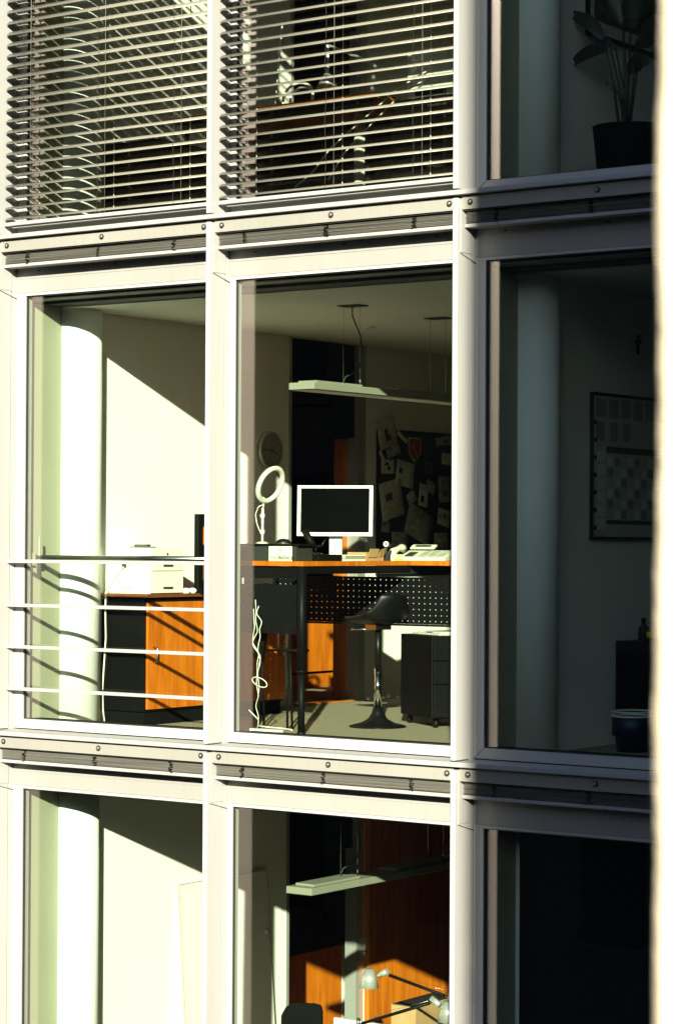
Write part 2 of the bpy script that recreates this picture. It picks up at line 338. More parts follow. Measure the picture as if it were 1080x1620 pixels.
# storeys: slabs, ceilings, carpets, partitions, columns
XL, XR = -2 * W - 0.05, 3 * W + 0.1
YB = 6.5
for zf in FLOORS:
    part('floor_slab', 'concrete', bld, (XL, XR, 0.275, YB, zf - 0.40, zf - 0.012))
    part('carpet', 'carpet', bld, (XL + 0.1, XR - 0.1, 0.43, YB - 0.1, zf - 0.012, zf))
    part('ceiling', 'ceiling_white' if zf > -1 else 'bounce_absorber', bld, (XL + 0.1, XR - 0.1, 0.60, YB - 0.1, zf + 2.87, zf + 2.895))  # lowest ceiling, out of view, darkened to cut bounced light
    part('ceiling_track', 'dark_grey', bld, (XL + 0.1, XR - 0.1, 0.425, 0.597, zf + 2.878, zf + 2.898))
    part('back_wall', 'wall_white' if zf > 1 else 'bounce_absorber', bld, (XL, XR, YB - 0.1, YB, zf - 0.012, zf + 2.895))  # unseen back walls of the lower storeys darkened to cut bounce
    # left wall of the two-bay office with its doorway
    part('partition_wall', 'wall_white', bld, (-1.865, -1.765, 0.62, 3.20, zf - 0.012, zf + 2.869))
    part('partition_wall', 'wall_white', bld, (-1.865, -1.765, 4.23, YB - 0.1, zf - 0.012, zf + 2.869))
    part('partition_wall', 'wall_white', bld, (1.795, 1.895, 0.62, YB - 0.1, zf - 0.012, zf + 2.869))
    part('added_lining', 'wall_white' if zf > 1 else 'bounce_absorber', bld, (1.775, 1.794, 0.98, YB - 0.1, zf, zf + 2.869))  # added unseen lining: dark below to cut bounce, white upstairs to raise it
    part('infill_panel', 'infill', bld, (-1.835, -1.768, 0.27, 0.62, zf + 0.0, zf + 2.876))
    part('infill_panel', 'infill', bld, (1.822, 1.892, 0.27, 0.62, zf + 0.0, zf + 2.876))
    for xc in (-1.765, 1.892):
        MB().lathe([(0.165, zf + 0.001), (0.165, zf + 2.869)], (xc, 0.785, 0), 48).build('column', 'column_white', bld, world=True)
    part('skirting', 'wall_white', bld, (1.895, 1.907, 0.96, YB - 0.1, zf, zf + 0.085))
    part('skirting', 'wall_white', bld, (-1.765, -1.753, 0.96, 3.19, zf, zf + 0.085))
    # lobby behind the doorway: low cupboards, black walls and panels painting in its shade
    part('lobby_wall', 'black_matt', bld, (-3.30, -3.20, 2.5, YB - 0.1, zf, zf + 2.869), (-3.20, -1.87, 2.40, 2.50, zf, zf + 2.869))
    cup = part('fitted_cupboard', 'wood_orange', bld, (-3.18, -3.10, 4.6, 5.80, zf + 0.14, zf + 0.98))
    part('lobby_shade_panel', 'black_matt', bld, (-3.18, -3.11, 4.6, 6.05, zf + 1.0, zf + 2.86))
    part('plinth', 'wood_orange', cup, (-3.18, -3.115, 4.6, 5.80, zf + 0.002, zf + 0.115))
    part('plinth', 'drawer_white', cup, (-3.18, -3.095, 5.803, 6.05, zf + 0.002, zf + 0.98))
    part('lobby_shade_panel', 'black_matt', bld, (-3.19, -3.12, 2.52, 4.58, zf + 0.002, zf + 2.86))
    # door frame
    fr = part('door_frame', 'silver', bld, (-1.868, -1.758, 3.20, 3.235, zf, zf + 2.86), (-1.868, -1.758, 4.13, 4.228, zf, zf + 2.86))
    part('transom', 'black_matt', fr, (-1.85, -1.80, 3.236, 4.129, zf + 2.12, zf + 2.86))
    part('threshold', 'wood_orange', fr, (-1.86, -1.77, 3.24, 4.12, zf + 0.001, zf + 0.012))
part('end_wall', 'concrete', bld, (XL - 0.2, XL - 0.001, 0.0, YB, -6.9, 7.2))
part('end_wall', 'concrete', bld, (XR + 0.001, XR + 0.2, 0.0, YB, -6.9, 7.2))
part('ground_floor_wall', 'concrete', bld, (XL, XR, 0.10, YB, -6.9, -3.72))
part('roof_slab', 'concrete', bld, (XL, XR, 0.275, YB, 6.21, 6.9))
part('parapet', 'alu', bld, (XL, XR, 0.02, 0.27, 6.61, 7.2))
# door leaves
dl = part('door_leaf', 'wood_orange', bld, (-1.755, -1.712, 4.245, 5.95, -3.29, -0.45)); dl['label'] = 'orange wooden door panel covering the wall of the lower office'
part('hinge', 'steel', dl, (-1.752, -1.735, 4.228, 4.243, -2.05, -1.92)); part('hinge', 'steel', dl, (-1.752, -1.735, 4.228, 4.243, -3.05, -2.92))
dl = part('door_leaf', 'wood_orange', bld, (-1.97, -1.868, 4.085, 4.128, 0.01, 2.11)); dl['label'] = 'edge of an orange wooden door standing open'
MB().tube([(-1.90, 4.085, 1.0), (-1.90, 4.04, 1.0), (-1.96, 4.04, 1.0)], 0.009, 8).build('door_handle', 'steel', dl, world=True)
# railing of the left opening window
rail = part('railing', 'alu_ledge', bld, (XM(0) + 0.0375, -0.002, 0.118, 0.143, 1.124, 1.147), bev=0.002)
for z in (0.842, 0.565, 0.285):
    part('rail_bar', 'alu_ledge', rail, (XM(0) + 0.0375, -0.002, 0.118, 0.143, z - 0.011, z + 0.011), bev=0.002)
MB().tube([(-1.70, 0.30, 1.160), (-0.06, 0.30, 1.160)], 0.018, 14).build('handrail', 'steel', rail, world=True)

# ------------------------------------------------------------------ venetian blinds
def slat_mesh(width, ch=0.080):
    prof = []
    for k in range(7):
        t = k / 6 - 0.5
        prof.append((t * ch, 0.007 * (1 - 4 * t * t) - 0.0035))
    prof = [(-ch / 2 - 0.002, -0.008)] + prof + [(ch / 2 + 0.002, -0.008)]
    m = MB(); m.sheet([[(0, y, z) for y, z in prof], [(width, y, z) for y, z in prof]])
    return m
def blind_x(i): return XM(i) + 0.0445, XM(i) + W - 0.010
def lowered_blind(i, zf, label, turn):
    x0, x1 = blind_x(i); yc = 0.108
    t = thing('venetian_blind', label, 'blind', (x0, yc, zf + 0.085), group='lowered outside venetian blinds')
    me = slat_mesh(x1 - x0).mesh('slat'); me.materials.append(MATS['slat'])
    zb = 0.045; pitch = 0.0735; n = 37
    for k in range(n):
        o = bpy.data.objects.new('slat', me); COL.objects.link(o); o.parent = t
        zz = zb + k * pitch
        o.location = (0, random.uniform(-0.001, 0.001), zz + random.uniform(-0.0012, 0.0012))
        tilt = R_((13.5 + min(turn, turn * zz / 1.1) if zz < 2.52 else -14) + random.uniform(-1.8, 1.8))  # topmost slats, out of view, turned open to let extra sunlight in
        o.rotation_euler = (tilt, random.uniform(-0.0012, 0.0012), random.uniform(-0.001, 0.001))
        md = o.modifiers.new('Solidify', 'SOLIDIFY'); md.thickness = 0.0009
        # guide pin at the slat's left end
        if k < 20:
            p = MB().lathe([(0.0045, -0.008), (0.0045, 0.0)], (0, 0, 0), 10, 'x').build('guide_pin', 'steel', o)
    MB().box(0, x1 - x0, -0.045, 0.045, -0.012, 0.012).build('bottom_rail', 'alu_ledge', t, 0.003)
    MB().box(0.05, x1 - x0 - 0.02, -0.02, 0.02, -0.024, -0.0125).build('bottom_rail_channel', 'alu_ledge', t, 0.001)
    for u in (0.13, 0.5, 0.86):
        xx = (x1 - x0) * u
        for s in (-1, 1):
            MB().tube([(xx, s * 0.043, 0.01), (xx, s * 0.043, n * pitch)], 0.0011, 5).build('ladder_cord', 'slat', t)
        wob = [(xx - 0.06, -0.047, 0.0)] + [(xx - 0.06 + 0.004 * math.sin(q * 1.7), -0.047 - 0.003 * math.cos(q * 2.1), 0.06 + q * 0.12) for q in range(22)]
        MB().tube(wob, 0.0010, 5).build('pull_tape', 'dark_grey', t)
        MB().box(xx - 0.003, xx + 0.003, 0.0455, 0.0465, 0.01, n * pitch).build('ladder_tape', 'cable_white', t)
    MB().box(0, x1 - x0, -0.05, 0.05, n * pitch + 0.05, n * pitch + 0.10).build('head_rail', 'alu', t)
def raised_blind(i, zf, label):
    # stacked under the fascia at storey level zf
    x0, x1 = blind_x(i); L = x1 - x0
    t = thing('venetian_blind', label, 'blind', (x0, 0.112, zf - 0.205), group='raised outside venetian blinds')
    m = MB(); n = 20
    for k in range(n):
        z = 0.028 + k * 0.0039 + random.uniform(-0.0008, 0.0008); dy = random.uniform(-0.004, 0.004); e = random.uniform(0, 0.006)
        r0 = random.uniform(-0.0012, 0.0012)
        m.sheet([[(e, -0.040 + dy, z), (e, 0.0 + dy, z + 0.003), (e, 0.040 + dy, z)], [(L * 0.5, -0.040 + dy, z + r0), (L * 0.5, 0.0 + dy, z + 0.003 + r0), (L * 0.5, 0.040 + dy, z + r0)], [(L - e, -0.040 + dy, z), (L - e, 0.0 + dy, z + 0.003), (L - e, 0.040 + dy, z)]], False)
    s = m.build('slat_stack', 'slat_stacked', t, solid=0.0012); s['kind'] = 'stuff'
    MB().box(-0.004, L, -0.046, 0.046, 0.0, 0.021).build('bottom_rail', 'alu_ledge', t, 0.003)
    MB().box(0.0, L, -0.030, 0.040, 0.106, 0.175).build('head_rail', 'dark_grey', t)
    for u in (0.12, 0.47, 0.83):
        xx = L * u; pts = []
        for q in range(46):
            pts.append((xx + random.uniform(-0.020, 0.020), -0.046 + random.uniform(-0.008, 0.002), 0.020 + 0.088 * q / 45 + random.uniform(-0.006, 0.006)))
        MB().tube(pts, 0.0019, 4).build('cord_tangle', 'black', t)
raised = {
    (0, 3.30): 'bunched grey blind above the left window with the railing',
    (1, 3.30): 'bunched grey blind above the middle window with the standing desk',
    (2, 3.30): 'bunched dark blind in shade above the window with the wall planner',
    (0, 0.0): 'bunched grey blind below the railing window at lower left',
    (1, 0.0): 'bunched grey blind above the lower middle window with desk lamps',
    (2, 0.0): 'bunched dark blind in shade above the black lower right window'}
for (i, zf), lab in raised.items(): raised_blind(i, zf, lab)
lowered_blind(0, 3.30, 'lowered venetian blind covering the upper left window', 14)
lowered_blind(1, 3.30, 'lowered venetian blind covering the upper middle window', 7)
raised_blind(2, 6.60, 'bunched blind at the head of the upper right window with the plant')

# ------------------------------------------------------------------ the white wall at the right, close to the camera
wx, wy = 8.5195, -10.0
rows = []
nz = 420
for k in range(nz + 1):
    z = -0.4 + 3.4 * k / nz
    def d(a, zz, s=1.0): return 0.0016 * noise.noise((a * 3.1, zz * 7.0, 4.0)) + 0.0014 * noise.noise((a * 9.0, zz * 26.0, 1.0)) + 0.0010 * max(0, noise.noise((a, zz * 11, 8.0))) * 2
    row = [Vector((wx + d(1, z) * 0.6, wy + 0.348, z)), Vector((wx + d(2, z), wy + 0.15, z)), Vector((wx + d(3, z), wy + 0.03, z))]
    for j in range(5):
        a = math.pi / 2 * j / 4; rr = 0.012 + d(4, z)
        row.append(Vector((wx + d(3, z) + 0.012 - rr * math.cos(a), wy + 0.012 - rr * math.sin(a), z)))
    for xx in (0.03, 0.07, 0.13, 0.22, 0.35): row.append(Vector((wx + xx, wy + d(5 + xx * 20, z), z)))
    rows.append(row)
wall = thing('rendered_wall', 'sunlit white rough plaster wall edge close by at the right', 'wall', (wx + 2.5, wy + 0.17, -6.9))
MB().sheet(rows).build('plaster_edge', 'render_white', wall, world=True)
MB().box(wx + 0.35, wx + 5.4, wy + 0.002, wy + 0.35, -6.9, 15.0).box(wx + 0.002, wx + 0.35, wy + 0.004, wy + 0.348, -6.9, -0.4).box(wx + 0.002, wx + 0.35, wy + 0.004, wy + 0.348, 3.0, 15.0).box(wx + 0.02, wx + 0.35, wy + 0.03, wy + 0.35, -0.4, 3.0).build('wall_body', 'render_white', wall, world=True)

# ------------------------------------------------------------------ dark buildings added out of view to darken pane reflections and block skylight
def block(label, x0, x1, y0, y1, z1, m, face, nx, nzw):
    t = thing('sky_block_building', label, 'building', ((x0 + x1) / 2, (y0 + y1) / 2, -6.9))
    part('wall', m, t, (x0, x1, y0, y1, -6.9, z1))
    part('roof', 'concrete', t, (x0 - 0.3, x1 + 0.3, y0 - 0.3, y1 + 0.3, z1, z1 + 0.5))
    for a in range(nx):
        for b in range(nzw):
            z = -5.6 + b * 3.2
            if face == 'y':
                x = x0 + 1.2 + a * (x1 - x0 - 2.4) / nx
                w_ = part('window', 'window_dark', t, (x, x + 1.3, y1 - 0.02, y1 + 0.02, z, z + 1.8)); part('window_sill', 'brick_dark', w_, (x - 0.1, x + 1.4, y1 + 0.02, y1 + 0.12, z - 0.12, z - 0.001))
            else:
                y = y0 + 1.0 + a * (y1 - y0 - 2.0) / nx
                w_ = part('window', 'window_dark', t, (x0 - 0.02, x0 + 0.02, y, y + 1.3, z, z + 1.8)); part('window_sill', 'brick_dark', w_, (x0 - 0.12, x0 - 0.02, y - 0.1, y + 1.4, z - 0.12, z - 0.001))
block('tall dark brick building added across the street to darken reflections and skylight', -60, -3.5, -36, -24, 32, 'brick_dark', 'y', 16, 10)
block('low dark brick building added behind the camera to block skylight', -3, 60, -52, -40, 10.5, 'brick_dark', 'y', 14, 4)
block('lower dark brick building added out of view at the right to block skylight', 20, 42, -17, 4, 12, 'brick_dark', 'x', 6, 5)

# ------------------------------------------------------------------ middle office: furniture
def perforated(x0, x1, z0, z1, y, px, pz, h):
    m = MB(); nx = int((x1 - x0) / px); nzz = int((z1 - z0) / pz)
    for i in range(nx):
        for j in range(nzz):
            cx = x0 + (i + 0.5) * px; cz = z0 + (j + 0.5) * pz; n = len(m.v)
            hx, hz = px / 2, pz / 2
            m.v += [(cx - hx, y, cz - hz), (cx + hx, y, cz - hz), (cx + hx, y, cz + hz), (cx - hx, y, cz + hz), (cx - h, y, cz - h), (cx + h, y, cz - h), (cx + h, y, cz + h), (cx - h, y, cz + h)]
            m.f += [(n, n + 1, n + 5, n + 4), (n + 1, n + 2, n + 6, n + 5), (n + 2, n + 3, n + 7, n + 6), (n + 3, n, n + 4, n + 7)]; m.sm += [False] * 4
    return m
def telescopic_leg(t, x, y, top):
    l = MB().tube([(x, y, 0.0), (x, y, 0.42)], 0.024, 16).tube([(x, y, 0.40), (x, y, top)], 0.030, 16).tube([(x, y, 0.41), (x, y, 0.425)], 0.033, 16)
    o = l.build('leg', 'charcoal', t, world=True)
    MB().lathe([(0.022, 0.001), (0.03, 0.0015), (0.03, 0.012), (0.022, 0.02)], (x, y, 0), 14).build('foot', 'black', o, world=True)
t = thing('standing_desk', 'tall black desk with an orange top carrying the monitor and ring light', 'desk', (-0.45, 1.85, 0))
part('tabletop', 'wood_orange', t, (-0.85, -0.044, 1.088, 2.379, 1.113, 1.145), bev=0.0015)
part('apron', 'charcoal', t, (-0.83, -0.11, 1.112, 1.14, 1.03, 1.112)); part('apron', 'charcoal', t, (-0.075, -0.055, 1.15, 2.37, 1.06, 1.112))
for x, y in ((-0.075, 1.118), (-0.80, 1.126)): telescopic_leg(t, x, y, 1.112)
cg = MB().box(-0.16, -0.06, 1.22, 1.40, 1.095, 1.112); cg.build('cable_grommet', 'white_plastic', t, world=True)
fp = perforated(-0.80, -0.13, 0.66, 1.025, 1.152, 0.047, 0.0412, 0.003).build('perforated_panel', 'black_matt', t, world=True, solid=0.0012)
t = thing('standing_desk', 'second tall orange-topped desk behind, with a black perforated panel', 'desk', (-0.6, 2.5, 0))
part('tabletop', 'wood_orange', t, (-1.70, 0.40, 2.38, 2.60, 1.113, 1.145), bev=0.0015)
for x, y in ((-1.66, 2.42), (0.35, 2.42), (-1.66, 2.565), (0.35, 2.565)): telescopic_leg(t, x, y, 1.112)
pp = perforated(-1.30, 0.31, 0.70, 1.07, 2.405, 0.047, 0.0412, 0.0034).build('perforated_panel', 'black_matt', t, world=True, solid=0.0012)
part('panel_edge', 'charcoal', pp, (-1.30, 0.315, 2.399, 2.411, 0.685, 0.699))

def pendant(zf, label):
    t = thing('pendant_light', label, 'lamp', (0.025, 2.1, zf + 2.275), group='long pendant lights over the desks')
    b = part('housing', 'lamp_metal', t, (-0.08, 0.127, 0.97, 3.45, zf + 2.272, zf + 2.318), bev=0.003)
    part('diffuser', 'white_plastic', b, (-0.06, 0.107, 0.99, 3.43, zf + 2.267, zf + 2.2715))
    part('top_tray', 'lamp_metal', t, (-0.055, 0.095, 1.04, 1.56, zf + 2.3185, zf + 2.334), bev=0.002); part('top_tray', 'lamp_metal', t, (-0.055, 0.095, 2.0, 3.3, zf + 2.3185, zf + 2.334), bev=0.002)
    for yc in (1.53, 2.58):
        pl = part('ceiling_plate', 'dark_grey', t, (-0.055, 0.12, yc - 0.06, yc + 0.06, zf + 2.862, zf + 2.8695))
        MB().tube([(0.0, yc - 0.06, zf + 2.862), (0.0, yc - 0.06, zf + 2.33)], 0.0013, 6).build('wire', 'steel', t, world=True)
        MB().tube([(0.06, yc + 0.05, zf + 2.862), (0.06, yc + 0.05, zf + 2.33)], 0.0013, 6).build('wire', 'steel', t, world=True)
        MB().tube([(0.06, yc + 0.05, zf + 2.318), (0.06, yc + 0.05, zf + 2.40)], 0.004, 8).build('wire_grip', 'steel', t, world=True)
    pts = [(0.03, 1.53, 2.862), (0.03, 1.53, 2.80), (0.045, 1.55, 2.74), (0.065, 1.575, 2.67), (0.072, 1.585, 2.58), (0.07, 1.58, 2.50), (0.06, 1.57, 2.45), (0.035, 1.53, 2.41), (0.012, 1.48, 2.385), (0.003, 1.465, 2.35), (0.002, 1.463, 2.318)]
    MB().tube([(a, b_, c + zf) for a, b_, c in pts], 0.0048, 8).build('cable', 'dark_grey', t, world=True)
pendant(0.0, 'long pale pendant light hanging over the monitor desk')
pendant(-3.3, 'long pale pendant light in the lower office, seen from above')
t = thing('downlight', 'thin recessed ceiling spot behind the pendant cable', 'lamp', (-0.776, 2.884, 2.86)); MB().lathe([(0.05, 2.862), (0.05, 2.8695)], (-0.776, 2.884, 0), 20).build('trim_ring', 'white_plastic', t, world=True); MB().lathe([(0.035, 2.8605), (0.035, 2.8618)], (-0.776, 2.884, 0), 20).build('lens', 'paper_grey', t, world=True)

# bar stool
t = thing('bar_stool', 'black bucket bar stool with chrome column and trumpet base', 'stool', (-0.06, 1.98, 0), R_(250)); t.scale = (0.92, 0.92, 0.96)
MB().lathe([(0.215, 0.001), (0.215, 0.008), (0.19, 0.016), (0.13, 0.030), (0.075, 0.058), (0.045, 0.10), (0.036, 0.14)], (0, 0, 0), 48).build('base', 'black', t)
MB().tube([(0, 0, 0.13), (0, 0, 0.42)], 0.030, 20).build('column', 'chrome', t); MB().tube([(0, 0, 0.41), (0, 0, 0.72)], 0.024, 20).build('gas_lift', 'black', t)
MB().tube([(-0.01, -0.02, 0.70), (0.10, -0.16, 0.70), (0.12, -0.19, 0.695)], 0.006, 8).build('lever', 'chrome', t); MB().box(-0.07, 0.07, -0.07, 0.07, 0.70, 0.735).build('mount_plate', 'steel', t)
rows = []
for i in range(13):
    u = i / 12; row = []
    for j in range(15):
        v = j / 14 * 2 - 1
        if u < 0.5:
            w = u / 0.5; x = v * (0.205 - 0.02 * (1 - w)); y = -0.20 + 0.36 * w; z = 0.765 - 0.012 * math.sin(w * math.pi) + 0.055 * abs(v) ** 3 * (0.3 + w)
        else:
            w = (u - 0.5) / 0.5; x = v * (0.205 - 0.095 * w ** 0.8); y = 0.16 + 0.07 * math.sin(w * 1.4); z = 0.765 + 0.195 * w + 0.055 * abs(v) ** 3 * 1.3 * (1 - w) ** 2; y -= 0.05 * v * v
        row.append((x, y, z))
    rows.append(row)
sb = MB().sheet(rows).build('seat_shell', 'black', t, solid=0.035)
sb.modifiers.new('Sub', 'SUBSURF').render_levels = 1

# drawer pedestal
t = thing('drawer_pedestal', 'black drawer pedestal on castors under the desk with a newspaper on it', 'cabinet', (0.198, 2.424, 0), R_(-34))
MB().box(-0.30, 0.275, -0.21, 0.21, 0.065, 0.63).build('carcass', 'charcoal', t, 0.003)
for z0, z1 in ((0.075, 0.30), (0.305, 0.46), (0.465, 0.62)):
    d_ = MB().box(0.277, 0.297, -0.205, 0.205, z0, z1).build('drawer', 'charcoal', t, 0.002); MB().box(0.297, 0.306, -0.05, 0.05, z1 - 0.035, z1 - 0.02).build('handle', 'steel', d_)
for x, y in ((-0.25, -0.16), (-0.25, 0.16), (0.22, -0.16), (0.22, 0.16)): MB().lathe([(0.028, -0.012), (0.03, 0), (0.028, 0.012)], (x, y, 0.031), 14, 'y').box(x - 0.012, x + 0.012, y - 0.02, y + 0.02, 0.045, 0.066).build('castor', 'black', t)
t = thing('newspaper', 'folded newspaper with a colour photo lying on the black pedestal', 'newspaper', (0.16, 2.46, 0.631), R_(-28))
MB().box(-0.19, 0.19, -0.14, 0.14, 0.0, 0.012).build('folded_pages', 'newsprint', t, 0.002); MB().box(-0.16, 0.17, -0.12, 0.12, 0.0125, 0.022).build('folded_pages', 'newsprint', t, 0.002)
MB().box(-0.02, 0.06, -0.1205, -0.1202, 0.013, 0.021).build('printed_photo', 'blue', t)

# computer monitor
t = thing('computer_monitor', 'white-framed flat computer monitor with a black screen on the desk', 'monitor', (-0.30, 1.80, 1.1455), R_(29))
MB().box(-0.11, 0.11, -0.08, 0.10, 0.0, 0.012).build('base', 'white_plastic', t, 0.004); nk = MB().box(-0.045, 0.045, 0.03, 0.055, 0.012, 0.26).build('neck', 'silver', t, 0.003)
TILT = R_(-4)
hd = bpy.data.objects.new('housing', (MB().box(-0.262, 0.262, 0.0, 0.03, -0.175, -0.150).box(-0.262, 0.262, 0.0, 0.03, 0.155, 0.175).box(-0.262, -0.238, 0.0, 0.03, -0.150, 0.155).box(0.238, 0.262, 0.0, 0.03, -0.150, 0.155).box(-0.255, 0.255, 0.0305, 0.045, -0.17, 0.17)).mesh('housing')); hd.data.materials.append(MATS['white_plastic'])
COL.objects.link(hd); hd.parent = t; hd.location = (0, -0.02, 0.345); hd.rotation_euler = (TILT, 0, 0)
bv = hd.modifiers.new('Bevel', 'BEVEL'); bv.width = 0.002; bv.segments = 2
sc_ = MB().box(-0.2378, 0.2378, 0.006, 0.02, -0.1498, 0.1548).build('screen', 'screen', hd)

# items at the near corner of the desk
t = thing('desktop_box', 'dark box riser on the desk corner, ring light and mouse on it', 'box', (-0.36, 1.22, 1.1455))
part('body', 'dark_grey', t, (-0.60, -0.125, 1.125, 1.30, 1.1455, 1.245)); part('lid', 'charcoal', t, (-0.62, -0.10, 1.115, 1.32, 1.2455, 1.2605), bev=0.002)
t = thing('desktop_box', 'low flat black case on the desk under the microphone', 'box', (-0.22, 1.46, 1.1455))
part('body', 'charcoal', t, (-0.34, -0.095, 1.335, 1.60, 1.1455, 1.190), bev=0.003)
def frame_axes():
    r = Vector((0.8115, 0.5844, 0)); u = Vector((0, 0, 1)); f = Vector((-0.5844, 0.8115, 0)); return r, u, f
r3, u3, f3 = frame_axes()
t = thing('ring_light', 'white ring light tilted on a thin stand on the desk corner', 'lamp', (-0.47, 1.2, 1.261))
MB().lathe([(0.045, 1.2612), (0.045, 1.265), (0.02, 1.275)], (-0.47, 1.2, 0), 20).build('foot', 'cream_plastic', t, world=True)
MB().tube([(-0.47, 1.2, 1.27), (-0.468, 1.2, 1.50)], 0.0085, 12).build('pole', 'white_plastic', t, world=True)
for z in (1.338, 1.447): MB().tube([(-0.47, 1.2, z - 0.014), (-0.47, 1.2, z + 0.014)], 0.016, 12).build('collar', 'white_plastic', t, world=True)
mj = (0.46 * r3 + 0.89 * u3).normalized(); mn = (0.55 * (0.89 * r3 - 0.46 * u3) + 0.835 * f3).normalized(); mn = (mn - mj * mn.dot(mj)).normalized()
rc = Vector((-0.403, 1.2, 1.657))
MB().torus(rc, mj, mn, 0.118, 0.018, 56, 12, 0.8).build('ring', 'ring_white', t, world=True); MB().torus(rc + mj.cross(mn) * 0.012, mj, mn, 0.119, 0.012, 56, 8, 0.8).build('ring_back', 'silver', t, world=True)
MB().tube([(-0.468, 1.2, 1.495), (-0.46, 1.2, 1.52), tuple(rc - mj * 0.118)], 0.007, 10).tube([tuple(rc - mj * 0.13), tuple(rc - mj * 0.095)], 0.008, 8).build('knuckle', 'cream_plastic', t, world=True)
MB().tube([(-0.455, 1.2, 1.53), (-0.50, 1.195, 1.51), (-0.525, 1.195, 1.46), (-0.515, 1.195, 1.40), (-0.485, 1.195, 1.34), (-0.475, 1.19, 1.325)], 0.0035, 8).build('cable', 'cable_white', t, world=True)
t = thing('computer_mouse', 'black computer mouse on the dark riser beside the ring light', 'mouse', (-0.30, 1.21, 1.261), R_(35))
rows = [[(0.055 * math.cos(a) * math.sin(b) , 0.030 * math.sin(a) * math.sin(b), 0.034 * math.cos(b)) for a in [2 * math.pi * k / 16 for k in range(17)]] for b in [math.pi / 2 * q / 6 for q in range(7)]]
sh_ = MB().sheet(rows).build('shell', 'black', t); MB().lathe([(0.006, -0.003), (0.006, 0.003)], (0.03, 0, 0.026), 10, 'y').build('wheel', 'dark_grey', t)
t = thing('microphone', 'black desk microphone leaning on its stand before the monitor', 'microphone', (-0.19, 1.42, 1.1905))
MB().lathe([(0.05, 1.1908), (0.05, 1.196), (0.015, 1.205)], (-0.19, 1.42, 0), 20).tube([(-0.19, 1.42, 1.20), (-0.185, 1.42, 1.235)], 0.006, 8).build('stand', 'black', t, world=True)
MB().tube([(-0.20, 1.42, 1.235), (-0.235, 1.415, 1.29), (-0.275, 1.41, 1.355)], [0.016, 0.024, 0.024], 16).build('capsule_body', 'charcoal', t, world=True)
MB().tube([(-0.185, 1.42, 1.235), (-0.14, 1.43, 1.25), (-0.12, 1.44, 1.29)], [0.008, 0.008, 0.006], 8).build('shock_mount', 'black', t, world=True)
def text_mesh(name, body, size, m, parent, loc, rot, spacing=1.0, bold=0.0):
    cu = bpy.data.curves.new(name, 'FONT'); cu.body = body; cu.size = size; cu.space_character = spacing; cu.offset = bold; cu.extrude = 0.0002; cu.align_x = 'LEFT'
    tmp = bpy.data.objects.new(name + '_curve', cu); COL.objects.link(tmp); bpy.context.view_layer.update()
    me = bpy.data.meshes.new_from_object(tmp.evaluated_get(bpy.context.evaluated_depsgraph_get())); bpy.data.objects.remove(tmp)
    me.materials.clear(); me.materials.append(MATS[m])
    o = bpy.data.objects.new(name, me); COL.objects.link(o); o.parent = parent; o.location = loc; o.rotation_euler = rot; WORLD[o.name] = WORLD.get(parent.name, (0, 0, 0))
    return o
t = thing('name_sign', 'small white sign with an emblem and a printed name against the riser', 'sign', (-0.244, 1.102, 1.1455), R_(0))
MB().box(-0.096, 0.096, 0.0, 0.006, 0.0, 0.098).build('plate', 'paper', t, 0.001)
text_mesh('lettering', 'MARC', 0.0285, 'dark_grey', t, (-0.087, -0.0008, 0.013), (R_(90), 0, 0), 1.0)
text_mesh('lettering', 'BIADACZ', 0.0285, 'black', t, (-0.013, -0.0008, 0.013), (R_(90), 0, 0), 1.0, 0.0006)
MB().torus((0.0, -0.0006, 0.066), (1, 0, 0), (0, 0, 1), 0.018, 0.0011, 28, 6, 0.3).build('emblem', 'dark_grey', t)
MB().tube([(-0.010, -0.0008, 0.066), (-0.004, -0.0008, 0.074), (0.0, -0.0008, 0.066), (0.006, -0.0008, 0.075), (0.009, -0.0008, 0.064), (0.002, -0.0008, 0.055)], 0.0014, 6).build('emblem_stroke', 'dark_grey', t)
MB().box(-0.085, 0.085, -0.0008, -0.0003, 0.007, 0.0085).build('underline', 'paper_grey', t)
t = thing('book_stack', 'pale books and folders stacked on the desk edge beside the black case', 'books', (-0.17, 1.75, 1.1455))
for k, (a, b_, mm) in enumerate(((0, 0.013, 'paper'), (0.0135, 0.017, 'charcoal'), (0.0175, 0.028, 'cream_plastic'), (0.0285, 0.031, 'charcoal'), (0.0315, 0.042, 'paper'))):
    part('book', mm, t, (-0.28 + 0.006 * (k % 2), -0.085 - 0.004 * (k % 3), 1.63, 1.86 - 0.008 * (k % 2), 1.1455 + a, 1.1455 + b_))
t = thing('cardboard_box', 'small brown cardboard carton with torn flaps beside the books', 'box', (-0.17, 2.0, 1.1455))
part('body', 'cardboard', t, (-0.26, -0.10, 1.89, 2.10, 1.1455, 1.205)); MB().obox((-0.085, 1.96, 1.20), (0, 1, 0), (0.25, 0, 0.97), (0.97, 0, -0.25), 0.055, 0.03, 0.0015).obox((-0.085, 2.06, 1.20), (0, 0.97, 0.2), (0.4, -0.2, 0.9), (0.9, 0, -0.4), 0.03, 0.03, 0.0015).build('flap', 'cardboard', t, world=True)
t = thing('small_camera', 'little round-eyed webcam with a white ring standing on the desk', 'webcam', (-0.15, 2.20, 1.1455))
MB().tube([(-0.15, 2.20, 1.1456), (-0.15, 2.20, 1.24)], 0.01, 8).box(-0.18, -0.12, 2.185, 2.215, 1.1456, 1.20).build('stand', 'dark_grey', t, world=True)
MB().torus(Vector((-0.15, 2.20, 1.262)) - f3 * 0.012, r3, u3, 0.013, 0.007, 20, 8).build('ring', 'white_plastic', t, world=True); MB().lathe([(0.020, 2.205), (0.020, 2.24)], (-0.15, 0, 1.262), 16, 'y').build('body', 'black', t, world=True)
